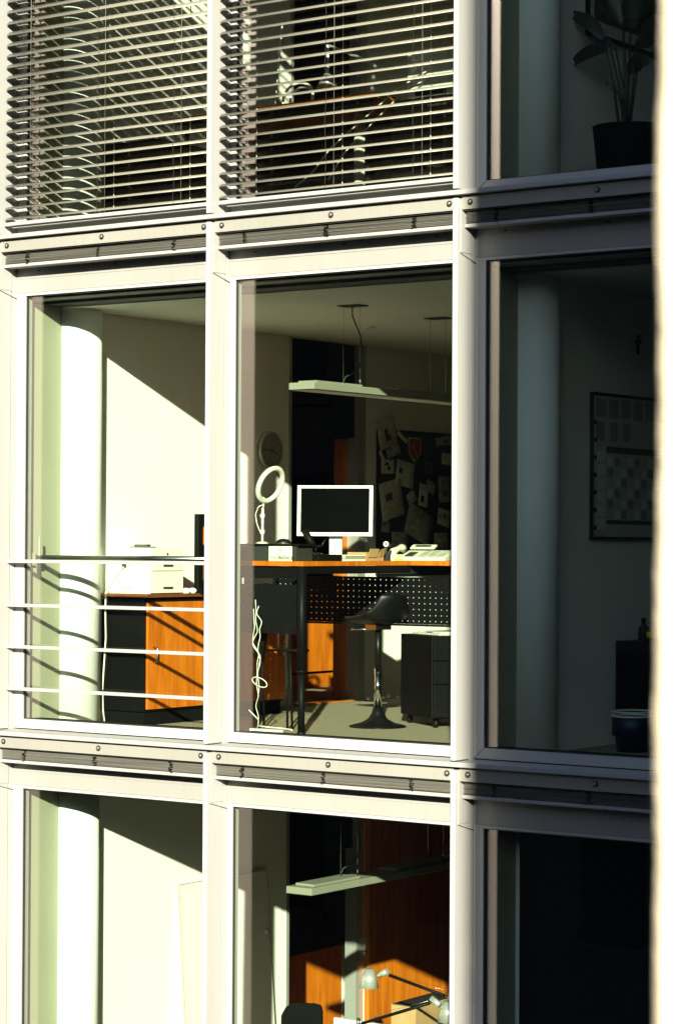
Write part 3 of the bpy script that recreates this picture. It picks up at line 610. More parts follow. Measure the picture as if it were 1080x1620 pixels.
# telephone
t = thing('telephone', 'cream desk telephone with handset, display and key module', 'telephone', (-0.075, 2.495, 1.1455), R_(8))
MB().prism([(-0.09, 0.0), (0.10, 0.0), (0.10, 0.075), (-0.09, 0.022)], 'x', -0.12, 0.25).build('body', 'cream_plastic', t, 0.004)
MB().tube([(-0.175, -0.09, 0.035), (-0.17, -0.06, 0.062), (-0.165, 0.0, 0.082), (-0.165, 0.06, 0.092), (-0.165, 0.10, 0.085)], [0.026, 0.028, 0.018, 0.026, 0.030], 14).box(-0.205, -0.125, -0.09, 0.11, 0.0, 0.045).build('handset', 'cream_plastic', t)
MB().obox((0.0, 0.085, 0.098), (1, 0, 0), (0, 0.9, 0.42), (0, -0.42, 0.9), 0.095, 0.028, 0.006).build('display_housing', 'cream_plastic', t, 0.002); MB().obox((0.0, 0.081, 0.105), (1, 0, 0), (0, 0.9, 0.42), (0, -0.42, 0.9), 0.06, 0.012, 0.002).build('display', 'dark_grey', t)
for a in range(3):
    for b_ in range(4): MB().obox((-0.07 + a * 0.022, -0.055 + b_ * 0.026, 0.036 + b_ * 0.0073), (1, 0, 0), (0, 0.96, 0.27), (0, -0.27, 0.96), 0.008, 0.008, 0.003).build('key', 'dark_grey', t)
for a in range(3): MB().obox((0.05 + a * 0.07, 0.0, 0.0505), (1, 0, 0), (0, 0.96, 0.27), (0, -0.27, 0.96), 0.025, 0.07, 0.0012).build('label_strip', 'paper_grey', t)
t = thing('sticky_notes', 'yellow pad of notes at the foot of the telephone', 'note pad', (-0.20, 2.40, 1.1455)); part('pad', 'yellow', t, (-0.20, -0.14, 2.383, 2.398, 1.1456, 1.160))
t = thing('paper_sheet', 'loose white sheet on the desk beside the telephone', 'paper', (-0.38, 2.45, 1.1455)); part('sheet', 'paper', t, (-0.42, -0.30, 2.40, 2.58, 1.1456, 1.1475))

# white cables in the corner of the middle window
t = thing('cable_bundle', 'tangle of white cables hanging at the left of the middle window', 'cables', (0.0, 0.62, 0.0))
def wig(p0, p1, n, amp, seed):
    rnd = random.Random(seed); a, b = Vector(p0), Vector(p1); out = []
    for k in range(n + 1):
        q = a.lerp(b, k / n); e = amp * math.sin(math.pi * k / n)
        out.append(q + Vector((rnd.uniform(-e, e), rnd.uniform(-e, e) * 0.5, 0)))
    # Catmull-Rom
    res = []
    for k in range(len(out) - 1):
        p = [out[max(k - 1, 0)], out[k], out[k + 1], out[min(k + 2, len(out) - 1)]]
        for s_ in range(4):
            t_ = s_ / 4; res.append(0.5 * (2 * p[1] + (p[2] - p[0]) * t_ + (2 * p[0] - 5 * p[1] + 4 * p[2] - p[3]) * t_ ** 2 + (3 * p[1] - p[0] - 3 * p[2] + p[3]) * t_ ** 3))
    return res + [out[-1]]
MB().tube(wig((-0.06, 0.60, 0.90), (-0.05, 0.62, 0.08), 12, 0.028, 1), 0.0026, 7).build('cable', 'cable_white', t, world=True)
MB().tube(wig((-0.04, 0.61, 0.86), (-0.03, 0.60, 0.46), 8, 0.036, 2), 0.0026, 7).build('cable', 'cable_white', t, world=True)
MB().tube(wig((-0.09, 0.62, 0.84), (-0.045, 0.62, 0.30), 9, 0.03, 3), 0.003, 7).build('cable', 'cable_white', t, world=True)
loop = [(-0.055 + 0.055 + 0.06 * math.cos(a) - 0.03, 0.61, 0.37 + 0.028 * math.sin(a) - 0.25 * (0.06 * math.cos(a))) for a in [2 * math.pi * k / 20 for k in range(21)]]
MB().tube(loop, 0.0034, 7).build('cable_loop', 'cable_white', t, world=True)
MB().tube([(-0.05, 0.62, 0.13), (-0.07, 0.60, 0.16), (-0.11, 0.60, 0.19)], 0.004, 7).build('cable', 'cable_white', t, world=True)
MB().tube([(-0.05, 0.62, 0.09), (0.02, 0.62, 0.085), (0.12, 0.63, 0.082), (0.20, 0.62, 0.078), (0.24, 0.60, 0.077)], 0.0045, 8).build('cable', 'cable_white', t, world=True)
MB().box(-0.09, 0.14, 0.58, 0.64, 0.02, 0.072).build('power_strip', 'white_plastic', t, 0.004, world=True)
MB().box(-0.12, 0.18, 0.55, 0.68, 0.0005, 0.019).build('power_strip_base', 'charcoal', t, world=True)

t = thing('folding_chair', 'folded black chair with thin chrome rods stored under the desk', 'chair', (-0.46, 1.36, 0))
MB().obox((-0.545, 1.32, 0.735), (0.97, 0.1, -0.12), (0.12, 0.05, 0.99), (0, 1, 0), 0.035, 0.255, 0.012).build('backrest', 'charcoal', t, world=True)
for x in (-0.60, -0.437, -0.362): MB().tube([(x, 1.34, 0.54), (x, 1.34, 0.985)], 0.005, 8).build('rod', 'steel', t, world=True)
MB().tube([(-0.63, 1.34, 0.535), (-0.18, 1.34, 0.545)], 0.008, 8).build('crossbar', 'charcoal', t, world=True)
for x in (-0.60, -0.36): MB().tube([(x, 1.34, 0.54), (x, 1.345, 0.002)], 0.008, 8).build('leg', 'charcoal', t, world=True)
for x in (-0.60, -0.36): MB().tube([(x, 1.37, 0.54), (x, 1.40, 0.002)], 0.008, 8).build('leg', 'charcoal', t, world=True)

# wall clock
t = thing('wall_clock', 'round wall clock with a silver rim on the wall above the ring light', 'clock', (-1.765, 2.95, 1.974))
MB().lathe([(0.145, -1.764), (0.145, -1.735), (0.138, -1.728), (0.130, -1.732)], (0, 2.95, 1.974), 48, 'x').build('rim', 'silver', t, world=True)
MB().lathe([(0.130, -1.7318), (0.130, -1.7300)], (0, 2.95, 1.974), 48, 'x').build('face', 'clock_face', t, world=True)
for k in range(12):
    a = math.pi * 2 * k / 12; L = 0.018 if k % 3 else 0.026
    MB().bar((-1.729, 2.95 + math.sin(a) * 0.118, 1.974 + math.cos(a) * 0.118), (-1.729, 2.95 + math.sin(a) * (0.118 - L), 1.974 + math.cos(a) * (0.118 - L)), 0.006, 0.0012, (1, 0, 0)).build('hour_mark', 'black', t, world=True)
def hand(a, L, w, x): MB().bar((x, 2.95 - math.sin(a) * 0.02, 1.974 - math.cos(a) * 0.02), (x, 2.95 + math.sin(a) * L, 1.974 + math.cos(a) * L), w, 0.001, (1, 0, 0)).build('hand', 'black', t, world=True)
hand(R_(276), 0.105, 0.005, -1.7275); hand(R_(113), 0.065, 0.007, -1.7262); hand(R_(215), 0.10, 0.0025, -1.725)

# pinboard and papers
t = thing('pinboard', 'dark felt pinboard covered in papers on the wall behind the phone', 'pinboard', (-1.765, 5.0, 1.02))
part('felt_board', 'felt', t, (-1.764, -1.748, 4.40, 5.62, 1.02, 2.19)); part('board_frame', 'black', t, (-1.764, -1.745, 4.385, 4.3995, 1.005, 2.205), (-1.764, -1.745, 5.6205, 5.635, 1.005, 2.205), (-1.764, -1.745, 4.40, 5.62, 2.1905, 2.205), (-1.764, -1.745, 4.40, 5.62, 1.005, 1.0195))
PAPERS = [
    ((4.38, 4.64, 2.05, 2.30), 14, 'newsprint', 'curling newspaper clipping at the top left corner of the pinboard', 'photo_dark'),
    ((4.42, 4.61, 1.84, 1.955), 1, 'paper', 'white card with a tiny figure at the left edge of the pinboard', 'black'),
    ((4.63, 4.89, 1.74, 1.95), -9, 'paper', 'larger white sheet below the red pennant, hanging askew', 'photo_dark'),
    ((4.41, 4.73, 1.475, 1.785), 12, 'newsprint', 'tilted print with a dark picture at the left below the white card', 'photo_dark'),
    ((4.79, 5.17, 1.30, 1.56), -20, 'paper_grey', 'large grey newspaper page hanging slanted low on the pinboard', 'newsprint'),
    ((4.97, 5.11, 1.58, 1.77), -8, 'paper', 'narrow white leaflet with a dark square near the middle of the pinboard', 'black'),
    ((5.08, 5.22, 1.70, 1.795), -25, 'paper_grey', 'small grey note hanging at an angle beside the narrow leaflet', 'paper'),
    ((4.57, 4.80, 1.245, 1.365), 0, 'paper_grey', 'square grey sheet just above the webcam', 'newsprint'),
    ((5.21, 5.42, 1.23, 1.36), 1, 'paper_grey', 'grey sheet just above the telephone keys', 'newsprint'),
    ((5.32, 5.47, 1.94, 2.035), -3, 'paper', 'white card near the right edge of the pinboard', 'paper_grey'),
    ((5.22, 5.46, 2.10, 2.175), 8, 'paper_grey', 'crumpled grey cutting at the top right of the pinboard', 'photo_dark'),
    ((4.49, 4.69, 1.985, 2.065), 15, 'paper_grey', 'grey strip of paper under the newspaper clipping', 'newsprint'),
    ((4.44, 4.56, 1.36, 1.46), -6, 'paper_grey', 'small grey card low at the left edge of the pinboard', 'photo_dark'),
    ((5.27, 5.44, 1.62, 1.84), 3, 'paper_grey', 'tall grey photo sheet at the right of the pinboard', 'photo_dark'),
    ((5.05, 5.17, 1.85, 1.95), 5, 'photo_dark', 'dark little photo with red spots beside the pennant tip', 'red_cloth'),
    ((4.80, 4.92, 1.60, 1.70), 30, 'newsprint', 'torn newsprint scrap between the tilted print and the leaflet', 'paper_grey'),
    ((5.26, 5.45, 1.42, 1.56), -10, 'newsprint', 'yellowed page at the right above the grey sheet', 'photo_dark'),
    ((4.64, 4.81, 2.13, 2.17), -28, 'paper', 'pale adhesive strip slanting left of the red pennant', None),
    ((4.375, 4.51, 1.955, 1.995), -48, 'paper', 'pale adhesive strip slanting over the left edge of the pinboard', None)]
for k, ((y0, y1, z0, z1), rot, mm, lab, sub) in enumerate(PAPERS):
    cy, cz = (y0 + y1) / 2, (z0 + z1) / 2
    t = thing('pinned_paper', lab, 'paper', (-1.7455 + 0.0022 * (k % 4), cy, cz), group='papers on the pinboard'); t.rotation_euler = (R_(rot), 0, 0)
    w_, h_ = (y1 - y0) / 2, (z1 - z0) / 2
    rows = [[(0.006 * (1 - math.cos(1.6 * abs(a))) * (1 if (k % 3) else 0.4), a * w_, b * h_) for a in (-1, -0.5, 0, 0.5, 1)] for b in (-1, 0, 1)]
    MB().sheet(rows).build('sheet', mm, t, solid=0.0006)
    if sub:
        rk = random.Random(k + 40)
        for q in range(rk.choice((1, 2, 2))):
            a_ = rk.uniform(-0.8, 0.15); b_ = rk.uniform(-0.75, 0.2); c_ = rk.uniform(0.25, 0.65); e_ = rk.uniform(0.25, 0.6)
            MB().box(0.0024 + q * 0.0005, 0.0030 + q * 0.0005, w_ * a_, w_ * min(0.85, a_ + c_), h_ * b_, h_ * min(0.8, b_ + e_)).build('printed_area', sub, t)
    if sub: MB().lathe([(0.007, 0.001), (0.007, 0.008)], (0, 0, h_ * 0.85), 8, 'x').build('pin', 'white_plastic', t)
t = thing('pennant', 'red shield-shaped pennant with a gold border hanging on the pinboard', 'pennant', (-1.744, 4.915, 1.94))
MB().prism([(4.82, 2.15), (5.01, 2.15), (5.01, 2.05), (4.985, 2.0), (4.915, 1.94), (4.845, 2.0), (4.82, 2.05)], 'x', -1.7445, -1.742).build('border', 'yellow', t, world=True)
MB().prism([(4.838, 2.14), (4.992, 2.14), (4.992, 2.05), (4.972, 2.008), (4.915, 1.96), (4.858, 2.008), (4.838, 2.05)], 'x', -1.7415, -1.7405).build('red_field', 'red_cloth', t, world=True)
MB().bar((-1.740, 4.89, 2.10), (-1.740, 4.94, 2.00), 0.012, 0.001, (1, 0, 0)).build('charge', 'yellow', t, world=True)

# ------------------------------------------------------------------ middle office, left: sideboard and what stands on it
t = thing('sideboard', 'long low black sideboard with orange doors behind the railing', 'cabinet', (-1.55, 1.8, 0))
part('carcass', 'charcoal', t, (-1.750, -1.360, 1.03, 2.62, 0.095, 0.868), bev=0.002); part('top_board', 'wood_brown', t, (-1.752, -1.330, 1.02, 2.63, 0.884, 0.908), bev=0.002); part('plinth', 'black_matt', t, (-1.74, -1.375, 1.05, 2.60, 0.001, 0.094))
part('top_gap', 'black_matt', t, (-1.74, -1.37, 1.04, 2.61, 0.868, 0.884))
for y0, y1, hy in ((1.045, 1.82, 1.10), (1.83, 2.61, 2.55)):
    d_ = part('door', 'wood_orange', t, (-1.359, -1.338, y0, y1, 0.112, 0.852), bev=0.002)
    MB().tube([(-1.337, hy, 0.44), (-1.305, hy, 0.44), (-1.300, hy, 0.45), (-1.300, hy, 0.53), (-1.305, hy, 0.54), (-1.337, hy, 0.54)], 0.006, 8).build('handle', 'steel', d_, world=True)
t = thing('drawer_unit', 'white desktop drawer unit standing on the sideboard', 'drawers', (-1.55, 1.24, 0.9085))
part('case', 'drawer_white', t, (-1.74, -1.345, 1.062, 1.42, 0.909, 1.228), bev=0.002)
for z0, z1 in ((0.915, 1.064), (1.070, 1.222)):
    d_ = part('drawer', 'drawer_white', t, (-1.3445, -1.335, 1.068, 1.414, z0, z1), bev=0.001); part('grip', 'dark_grey', d_, (-1.3348, -1.330, 1.20, 1.30, z0 + 0.028, z0 + 0.042))
    part('side_grip', 'paper_grey', t, (-1.58, -1.50, 1.058, 1.0615, z0 + 0.028, z0 + 0.036))
MB().lathe([(0.009, -1.3345), (0.009, -1.331)], (0, 1.24, 1.185), 14, 'x').build('lock', 'steel', t, world=True)
t = thing('stapler', 'small grey gadget lying on top of the white drawer unit', 'stapler', (-1.5, 1.2, 1.2285)); part('base', 'dark_grey', t, (-1.62, -1.42, 1.16, 1.22, 1.2287, 1.236)); part('arm', 'steel', t, (-1.58, -1.46, 1.17, 1.21, 1.237, 1.252), bev=0.003)
t = thing('speaker', 'tall black machine with an orange front at the end of the sideboard', 'machine', (-1.45, 1.75, 0.9085))
part('body', 'charcoal', t, (-1.405, -1.362, 1.615, 1.95, 0.909, 1.47), bev=0.008); part('front_panel', 'wood_orange', t, (-1.3615, -1.352, 1.665, 1.91, 1.25, 1.38), bev=0.003); part('front_panel', 'wood_brown', t, (-1.3615, -1.352, 1.665, 1.91, 1.00, 1.14), bev=0.003); part('drip_tray', 'black', t, (-1.3595, -1.30, 1.58, 1.90, 0.909, 0.93))
for k, (y, r) in enumerate(((1.46, 0.028), (1.53, 0.024))):
    t = thing('cup', ('white cup upside down beside the white drawer unit', 'white cup upside down next to the black machine')[k], 'cup', (-1.345, y, 0.9085), group='cups on the sideboard')
    MB().lathe([(r, 0.0005), (r * 0.97, 0.012), (r * 0.75, 0.034), (r * 0.4, 0.038)], (0, 0, 0), 18).build('bowl', 'white_plastic', t); MB().torus((r * 0.9, 0, 0.02), (1, 0, 0), (0, 0, 1), 0.010, 0.003, 14, 6).build('handle', 'white_plastic', t)
t = thing('power_cable', 'white mains cable hanging down beside the column and sideboard', 'cable', (-1.55, 0.98, 0))
MB().tube([(-1.56, 1.05, 1.10), (-1.60, 1.02, 1.06), (-1.66, 0.99, 0.98), (-1.675, 0.985, 0.92)], 0.004, 8).build('upper_length', 'cable_white', t, world=True)
MB().tube([(-1.675, 0.985, 0.92), (-1.679, 0.985, 0.80), (-1.673, 0.985, 0.60), (-1.687, 0.985, 0.42), (-1.70, 0.985, 0.25), (-1.695, 0.985, 0.10), (-1.68, 0.985, 0.02)], 0.006, 8).build('lower_length', 'cable_white', t, world=True)
MB().box(-1.585, -1.555, 1.045, 1.06, 1.09, 1.12).build('plug', 'dark_grey', t, world=True)

# ------------------------------------------------------------------ right-hand office, middle storey
t = thing('wall_planner', 'whiteboard with a year planner and photos on the dim right wall', 'whiteboard', (1.895, 2.1, 1.30))
part('board', 'planner_mid', t, (1.896, 1.910, 1.49, 2.78, 1.315, 2.205)); part('board_frame', 'dark_grey', t, (1.896, 1.916, 1.472, 1.4895, 1.298, 2.222), (1.896, 1.916, 1.4895, 2.80, 2.2055, 2.222), (1.896, 1.916, 1.4895, 2.80, 1.298, 1.3145))
for k in range(6): part('photo', 'planner_dark', t, (1.9105, 1.912, 1.53 + k * 0.16, 1.65 + k * 0.16, 2.07 - 0.005 * (k % 2), 2.185))
for k in range(3): part('photo', 'planner_dark', t, (1.9105, 1.912, 1.53 + k * 0.17, 1.63 + k * 0.17, 1.92, 2.04))
pl = part('planner_sheet', 'planner_mid', t, (1.9105, 1.9115, 1.66, 2.74, 1.36, 1.90)); part('planner_band', 'green_print', pl, (1.9116, 1.9122, 1.66, 2.74, 1.845, 1.885), (1.9116, 1.9122, 1.66, 2.74, 1.395, 1.42))
for c in range(12):
    for r in range(6):
        part('planner_cell', ('planner_mid', 'planner_dark', 'planner_pale')[(c * 2 + r) % 3], pl, (1.9116, 1.9121, 1.675 + c * 0.088, 1.675 + c * 0.088 + 0.070, 1.43 + r * 0.067, 1.43 + r * 0.067 + 0.055))
for k in range(7): part('magnet', 'charcoal', t, (1.9105, 1.918, 1.505, 1.525, 1.36 + k * 0.11, 1.385 + k * 0.11))
for k in range(6): part('note', 'planner_pale', t, (1.9105, 1.9115, 1.535, 1.64, 1.36 + k * 0.085, 1.43 + k * 0.085))
t = thing('wall_cross', 'small dark cross on the wall above the planner', 'cross', (1.895, 2.085, 2.5)); part('upright', 'wine', t, (1.896, 1.908, 2.075, 2.095, 2.50, 2.62)); part('arm', 'wine', t, (1.896, 1.907, 2.05, 2.0745, 2.572, 2.59), (1.896, 1.907, 2.0955, 2.12, 2.572, 2.59))
t = thing('low_cabinet', 'dark low cabinet against the right wall below the planner', 'cabinet', (2.13, 2.15, 0))
part('carcass', 'charcoal', t, (1.915, 2.36, 1.78, 2.6, 0.05, 0.655), bev=0.002); part('plinth', 'black_matt', t, (1.93, 2.34, 1.80, 2.58, 0.001, 0.0495))
for y0, y1 in ((1.79, 2.185), (2.195, 2.59)): d_ = part('door', 'charcoal', t, (2.361, 2.378, y0, y1, 0.06, 0.645)); part('handle', 'steel', d_, (2.3785, 2.39, y0 + 0.03, y0 + 0.045, 0.40, 0.52))
for k, (x, y, lab, mm) in enumerate(((2.07, 1.86, 'dark squat bottle on the low cabinet', 'black'), (2.14, 1.84, 'dark bottle with a gold label on the low cabinet', 'wine'))):
    t = thing('bottle', lab, 'bottle', (x, y, 0.656), group='bottles on the low cabinet')
    MB().lathe([(0.032, 0.0005), (0.034, 0.01), (0.034, 0.075), (0.016, 0.10), (0.014, 0.13), (0.017, 0.132), (0.017, 0.145)], (0, 0, 0), 18).build('body', mm, t)
    if k: MB().lathe([(0.0345, 0.02), (0.0345, 0.06)], (0, 0, 0), 18).build('label_band', 'yellow', t)
t = thing('waste_bin', 'bin with a dark blue bag and pale rim on the office floor', 'bin', (2.27, 1.36, 0))
MB().lathe([(0.095, 0.001), (0.125, 0.215), (0.128, 0.215), (0.128, 0.10)], (0, 0, 0), 24).build('bag', 'blue_bag', t); MB().torus((0, 0, 0.218), (1, 0, 0), (0, 1, 0), 0.127, 0.006, 30, 8).build('rim', 'white_plastic', t); MB().torus((0, 0, 0.246), (1, 0, 0), (0, 1, 0), 0.129, 0.005, 30, 8).build('rim_upper', 'white_plastic', t)
MB().lathe([(0.09, 0.0), (0.10, 0.0008), (0.10, 0.004)], (0, 0, 0), 24).build('bin_base', 'black', t)

# ------------------------------------------------------------------ upper right office: plant and picture
t = thing('framed_picture', 'dark framed picture on the wall behind the plant', 'picture', (1.895, 1.85, 4.45))
part('picture_frame', 'black', t, (1.896, 1.915, 1.40, 1.43, 4.45, 5.30), (1.896, 1.915, 2.27, 2.30, 4.45, 5.30), (1.896, 1.915, 1.43, 2.27, 4.45, 4.48), (1.896, 1.915, 1.43, 2.27, 5.27, 5.30)); part('mount', 'newsprint', t, (1.897, 1.903, 1.43, 2.27, 4.48, 5.27)); part('print', 'photo_dark', t, (1.9035, 1.906, 1.50, 2.20, 4.56, 5.19))
t = thing('potted_plant', 'dark leafy plant in a big black pot at the upper right window', 'plant', (2.28, 1.25, 3.30))
MB().lathe([(0.16, 3.301), (0.21, 3.80), (0.215, 3.81), (0.195, 3.81), (0.19, 3.77)], (2.28, 1.25, 0), 36).build('pot', 'black_matt', t, world=True)
def leaf(pts, w, name='leaf'):
    pts = [Vector(p) for p in pts]; n = 9; rows = []
    for k in range(n + 1):
        q = k / n; a, b, c = pts; p = a * (1 - q) ** 2 + b * 2 * q * (1 - q) + c * q * q
        tn = ((b - a) * (1 - q) + (c - b) * q).normalized(); sd = tn.cross(f3).normalized(); hw = w * math.sin(math.pi * min(1, q * 0.94 + 0.04)) ** 0.8
        rows.append([p + sd * hw - f3 * 0.02 * 1, p - f3 * 0.0, p - sd * hw - f3 * 0.02])
    return MB().sheet(rows).build(name, 'leaf', t, world=True, solid=0.0015)
def stem(a, b, r0=0.008):
    a, b = Vector(a), Vector(b); mid = (a + b) / 2 + Vector((0.01, 0.0, 0.02)); MB().tube([a, mid, b], [r0, r0 * 0.8, r0 * 0.5], 7).build('stem', 'stem', t, world=True)
base = Vector((2.24, 1.28, 3.78))
tips = [((2.10, 1.28, 4.36), (2.02, 1.28, 4.50), (1.84, 1.26, 4.57), 0.045), ((2.15, 1.28, 4.29), (2.00, 1.28, 4.36), (1.85, 1.27, 4.22), 0.040), ((2.17, 1.3, 4.30), (2.08, 1.3, 4.37), (1.99, 1.3, 4.40), 0.035),
        ((2.26, 1.3, 4.14), (2.32, 1.28, 4.24), (2.43, 1.26, 4.18), 0.055), ((2.22, 1.3, 4.42), (2.24, 1.3, 4.62), (2.12, 1.3, 4.80), 0.10), ((2.26, 1.32, 4.40), (2.34, 1.32, 4.60), (2.38, 1.32, 4.82), 0.11),
        ((2.32, 1.32, 4.36), (2.44, 1.3, 4.46), (2.60, 1.28, 4.40), 0.07), ((2.20, 1.34, 4.45), (2.14, 1.34, 4.66), (2.28, 1.34, 4.86), 0.09), ((2.30, 1.3, 4.30), (2.40, 1.28, 4.36), (2.50, 1.26, 4.30), 0.05), ((2.19, 1.3, 4.02), (2.14, 1.3, 4.09), (2.10, 1.29, 4.10), 0.02)]
for a, b, c, w in tips:
    stem(base + Vector((random.uniform(-0.03, 0.05), random.uniform(-0.03, 0.03), 0)), a, 0.011); leaf((a, b, c), w)
t = thing('office_chair', 'dark high-backed chair behind the plant at the upper right', 'chair', (2.62, 1.75, 3.30))
MB().box(2.40, 2.84, 1.95, 2.02, 3.78, 4.28).build('backrest', 'black_matt', t, 0.03, world=True); MB().box(2.40, 2.84, 1.50, 1.95, 3.72, 3.79).build('seat', 'black_matt', t, 0.02, world=True); MB().tube([(2.62, 1.75, 3.33), (2.62, 1.75, 3.73)], 0.03, 12).build('column', 'charcoal', t, world=True)
for k in range(5):
    a = 2 * math.pi * k / 5; MB().bar((2.62, 1.75, 3.345), (2.62 + 0.29 * math.cos(a), 1.75 + 0.29 * math.sin(a), 3.325), 0.04, 0.03).build('base_arm', 'black', t, world=True)

# ------------------------------------------------------------------ upper office behind the lowered blinds
t = thing('office_desk', 'orange-topped desk seen from below behind the lowered blind', 'desk', (-0.35, 1.5, 3.30))
part('tabletop', 'wood_orange', t, (-1.22, 0.52, 1.09, 1.88, 4.160, 4.192), bev=0.0015)
part('underframe', 'black', t, (-1.15, 0.45, 1.13, 1.17, 4.10, 4.159), (-1.15, 0.45, 1.80, 1.84, 4.10, 4.159))
for x, y in ((-1.1, 1.15), (0.42, 1.15), (-1.1, 1.82), (0.42, 1.82)): MB().tube([(x, y, 3.301), (x, y, 4.10)], 0.022, 12).build('leg', 'charcoal', t, world=True)
part('back_panel', 'black_matt', t, (-1.08, 0.40, 1.83, 1.838, 3.55, 4.09))
t = thing('filing_cabinet', 'wide black cabinet behind the lowered blind at upper left', 'cabinet', (-1.3, 1.3, 3.30))
part('carcass', 'black_matt', t, (-1.74, -1.25, 1.02, 1.90, 3.34, 4.05), bev=0.003); part('plinth', 'black_matt', t, (-1.73, -1.27, 1.04, 1.88, 3.301, 3.339))
for y0, y1 in ((1.03, 1.45), (1.46, 1.89)): d_ = part('door', 'black', t, (-1.249, -1.23, y0, y1, 3.36, 4.03)); part('handle', 'steel', d_, (-1.2295, -1.215, y1 - 0.05, y1 - 0.035, 3.65, 3.77))
t = thing('paper_tube', 'pale grey upright pillar leg under the upper desk', 'pillar', (0.02, 1.40, 3.30)); MB().lathe([(0.075, 3.301), (0.075, 3.32), (0.046, 3.322), (0.046, 4.155)], (0.15, 1.45, 0), 28).build('tube', 'drawer_white', t, world=True)
t = thing('filing_cabinet', 'narrow black cabinet under the white computer behind the blind', 'cabinet', (0.95, 1.5, 3.30))
part('carcass', 'black_matt', t, (0.60, 1.30, 1.16, 1.80, 3.34, 4.135), bev=0.003); part('plinth', 'black_matt', t, (0.62, 1.28, 1.18, 1.78, 3.301, 3.339))
for z0, z1 in ((3.36, 3.73), (3.74, 4.12)): d_ = part('drawer', 'black', t, (0.61, 1.29, 1.142, 1.159, z0, z1)); part('handle', 'steel', d_, (0.90, 1.02, 1.128, 1.1415, z1 - 0.06, z1 - 0.045))
t = thing('computer_case', 'white computer case behind the right end of the lowered blind', 'computer', (0.95, 1.4, 4.1355))
part('case', 'drawer_white', t, (0.70, 1.12, 1.19, 1.70, 4.136, 4.45), bev=0.004)
for k in range(3): part('bay_cover', 'silver', t, (0.73, 1.08, 1.183, 1.1895, 4.375 - k * 0.075, 4.43 - k * 0.075))
part('vent', 'dark_grey', t, (0.76, 1.00, 1.185, 1.1895, 4.15, 4.20))
t = thing('desk_lamp', 'angled metal desk lamp on the upper desk behind the blind', 'lamp', (0.10, 1.55, 4.1925))
MB().lathe([(0.08, 4.193), (0.08, 4.205), (0.02, 4.215)], (0.12, 1.6, 0), 24).build('base', 'silver', t, world=True)
MB().bar((0.12, 1.6, 4.21), (0.16, 1.6, 4.50), 0.018, 0.018).bar((0.16, 1.6, 4.50), (-0.20, 1.55, 4.66), 0.018, 0.018).build('arm', 'silver', t, world=True)
MB().bar((-0.20, 1.55, 4.66), (-0.18, 1.52, 4.45), 0.016, 0.016).build('arm', 'silver', t, world=True)
MB().lathe([(0.02, 4.46), (0.045, 4.42), (0.075, 4.36), (0.07, 4.36), (0.04, 4.415)], (-0.18, 1.52, 0), 24).build('shade', 'silver', t, world=True)
t = thing('desk_bag', 'rounded cream basket with handles on the upper desk edge', 'basket', (-0.30, 1.32, 4.1925))
MB().torus((-0.28, 1.32, 4.27), (1, 0.2, 0), (0, 0.2, 1), 0.11, 0.010, 30, 8).build('handle', 'drawer_white', t, world=True); MB().torus((-0.28, 1.36, 4.27), (1, 0.2, 0), (0, 0.2, 1), 0.085, 0.008, 30, 8).build('handle', 'silver', t, world=True); MB().box(-0.40, -0.16, 1.28, 1.42, 4.193, 4.225).build('tray', 'drawer_white', t, 0.008, world=True)
t = thing('antenna_stand', 'thin pale rod standing upright on the upper desk', 'stand', (-0.62, 1.5, 4.1925)); MB().tube([(-0.62, 1.5, 4.2), (-0.55, 1.5, 4.86)], 0.006, 8).build('rod', 'drawer_white', t, world=True); MB().lathe([(0.06, 4.193), (0.06, 4.20), (0.02, 4.21)], (-0.62, 1.5, 0), 20).build('foot', 'black', t, world=True)
t = thing('hanging_cables', 'pale cables hanging in curves below the computer case', 'cables', (0.4, 1.3, 3.7))
MB().tube([(0.86, 1.17, 4.30), (0.70, 1.10, 4.20), (0.45, 1.06, 4.02), (0.20, 1.04, 3.85), (0.05, 1.04, 3.70), (-0.10, 1.05, 3.62)], 0.005, 8).build('cable', 'cable_white', t, world=True)
MB().tube([(0.88, 1.17, 4.26), (0.72, 1.10, 4.16), (0.52, 1.05, 3.98), (0.30, 1.04, 3.80), (0.18, 1.04, 3.64)], 0.005, 8).build('cable', 'cable_white', t, world=True)
MB().tube([(-0.60, 1.06, 4.15), (-0.58, 1.05, 3.98), (-0.60, 1.05, 3.80), (-0.62, 1.06, 3.62)], 0.004, 8).build('cable', 'cable_white', t, world=True)

# ------------------------------------------------------------------ lower office
t = thing('leaning_board', 'tall cream whiteboard leaning on the wall of the lower office', 'whiteboard', (-1.6, 2.4, -3.30))
dn = Vector((0.07, 0.0, -0.99755)); sdv = Vector((0, 1, 0)); nr = Vector((0.99755, 0, 0.07)); cT = Vector((-1.745, 2.40, -1.225)); L2 = 2.07 / 2
c0 = cT + dn * L2
MB().obox(c0, sdv, dn, nr, 0.52, L2, 0.006).build('board', 'board_cream', t, world=True)
MB().obox(c0 + sdv * 0.524, sdv, dn, nr, 0.003, L2, 0.008).obox(c0 - sdv * 0.524, sdv, dn, nr, 0.003, L2, 0.008).obox(cT, sdv, dn, nr, 0.528, 0.003, 0.008).build('edge_profile', 'paper_grey', t, world=True)
MB().lathe([(0.022, 0.0), (0.024, 0.01), (0.012, 0.03)], tuple(cT + dn * 0.46 + sdv * 0.47 + nr * 0.006), 14, 'x').build('knob', 'cream_plastic', t, world=True); MB().obox(cT + dn * 0.50 - sdv * 0.18 + nr * 0.02, sdv, dn, nr, 0.02, 0.06, 0.012).build('clip', 'white_plastic', t, world=True)
t = thing('office_desk', 'grey desk in the lower office carrying the two lamps', 'desk', (0.1, 2.0, -3.30))
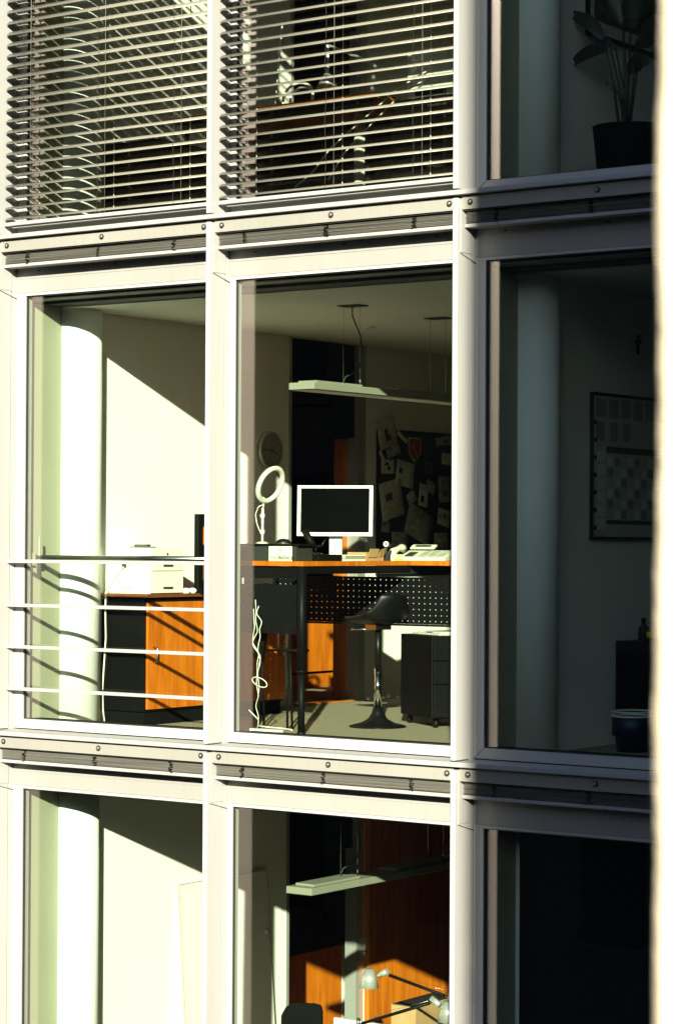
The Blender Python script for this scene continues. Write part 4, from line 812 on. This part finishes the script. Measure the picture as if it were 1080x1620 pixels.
part('tabletop', 'paper_grey', t, (-0.75, 1.0, 1.45, 2.75, -2.58, -2.552), bev=0.002)
for x, y in ((-0.70, 1.5), (0.95, 1.5), (-0.70, 2.7), (0.95, 2.7)): MB().tube([(x, y, -3.299), (x, y, -2.58)], 0.022, 12).build('leg', 'steel', t, world=True)
def desk_lamp(label, base, elbow, joint, shade, r):
    t = thing('desk_lamp', label, 'lamp', base, group='aluminium desk lamps in the lower office'); base, elbow, joint, shade = map(Vector, (base, elbow, joint, shade))
    MB().lathe([(0.10, 0.0005), (0.10, 0.016), (0.03, 0.024)], base, 28).build('base', 'silver', t, world=True)
    a1 = MB().tube([base + Vector((0, 0, 0.02)), elbow], 0.0095, 10).build('arm', 'silver', t, world=True)
    d = (joint - elbow).normalized()
    MB().tube([elbow + d * 0.04, joint - d * 0.05], 0.0115, 10).build('arm', 'charcoal', t, world=True)
    MB().tube([elbow - d * 0.02, elbow + d * 0.05], 0.006, 8).tube([elbow + Vector((0, 0, -0.03)), elbow + Vector((0.01, 0, 0.045))], 0.013, 10).build('elbow_joint', 'steel', t, world=True)
    MB().tube([joint - d * 0.06, joint], 0.006, 8).build('fork', 'steel', t, world=True)
    e = (shade - joint); e.normalize()
    MB().tube([joint - e * 0.035, joint + e * 0.045], 0.021, 14).build('lamp_socket', 'silver', t, world=True)
    MB().lathe([(r * 0.42, 0.075), (r * 0.5, 0.078), (r, -0.055), (r * 0.98, -0.055), (r * 0.45, 0.06)], shade, 32).build('shade', 'silver', t, world=True)
    MB().tube([elbow + Vector((0, 0, 0.04)), joint - d * 0.05 + Vector((0, 0, 0.015))], 0.0009, 4).build('tension_wire', 'steel', t, world=True)
desk_lamp('aluminium desk lamp with its conical shade in front of the lit orange door', (0.42, 2.25, -2.5515), (0.395, 2.2, -1.842), (-0.155, 2.2, -1.735), (-0.275, 2.2, -1.795), 0.068)
desk_lamp('aluminium desk lamp whose shade is half hidden by the mullion', (0.02, 1.66, -2.5515), (0.05, 1.6, -1.975), (0.675, 1.6, -1.745), (0.775, 1.6, -1.81), 0.068)
t = thing('office_chair', 'black chair back at the bottom of the lower middle window', 'chair', (-0.43, 1.55, -3.30))
MB().prism([(-0.60, -2.45), (-0.27, -2.45), (-0.262, -1.93), (-0.275, -1.885), (-0.33, -1.878), (-0.50, -1.895), (-0.56, -1.925), (-0.60, -1.99)], 'y', 1.60, 1.645).build('backrest', 'black_matt', t, 0.012, world=True); MB().box(-0.65, -0.22, 1.18, 1.60, -2.86, -2.79).build('seat', 'black_matt', t, 0.02, world=True)
MB().bar((-0.43, 1.64, -2.50), (-0.43, 1.56, -2.82), 0.06, 0.02).build('back_stem', 'black', t, world=True); MB().tube([(-0.43, 1.39, -3.24), (-0.43, 1.39, -2.86)], 0.028, 12).build('column', 'charcoal', t, world=True)
for k in range(5):
    a = 2 * math.pi * k / 5; MB().bar((-0.43, 1.39, -3.25), (-0.43 + 0.30 * math.cos(a), 1.39 + 0.30 * math.sin(a), -3.285), 0.04, 0.03).build('base_arm', 'black', t, world=True)
t = thing('computer_monitor', 'white monitor standing on the grey desk behind the lower lamp arm', 'monitor', (-0.2, 2.05, -2.5515))
part('housing', 'white_plastic', t, (-0.46, 0.06, 2.03, 2.06, -2.44, -2.055), bev=0.004); part('neck', 'silver', t, (-0.23, -0.17, 2.061, 2.08, -2.52, -2.2)); part('base', 'white_plastic', t, (-0.32, -0.08, 1.96, 2.18, -2.551, -2.535), bev=0.003); part('screen', 'screen', t, (-0.44, 0.04, 2.0285, 2.0298, -2.42, -2.095))
t = thing('storage_box', 'pale wooden box cabinet beside the lower lamps with a dark open top', 'box', (-0.5, 3.3, -3.30))
part('carcass', 'cardboard', t, (-0.72, -0.50, 3.12, 3.65, -3.295, -2.16), bev=0.002); part('lid', 'dark_grey', t, (-0.71, -0.51, 3.13, 3.64, -2.159, -2.152))

t = thing('darkening_blind', 'black blind added to darken the lower right window', 'blind', (2.75, 0.52, -3.30))  # made-up blind standing in for the unlit room behind the pane
part('fabric', 'black_matt', t, (1.992, 3.56, 0.500, 0.504, -3.24, -0.46)); part('bottom_bar', 'black', t, (1.992, 3.56, 0.492, 0.512, -3.275, -3.241)); MB().tube([(1.985, 0.53, -0.45), (3.58, 0.53, -0.45)], 0.025, 12).build('roller', 'dark_grey', t, world=True)

bpy.context.view_layer.update()
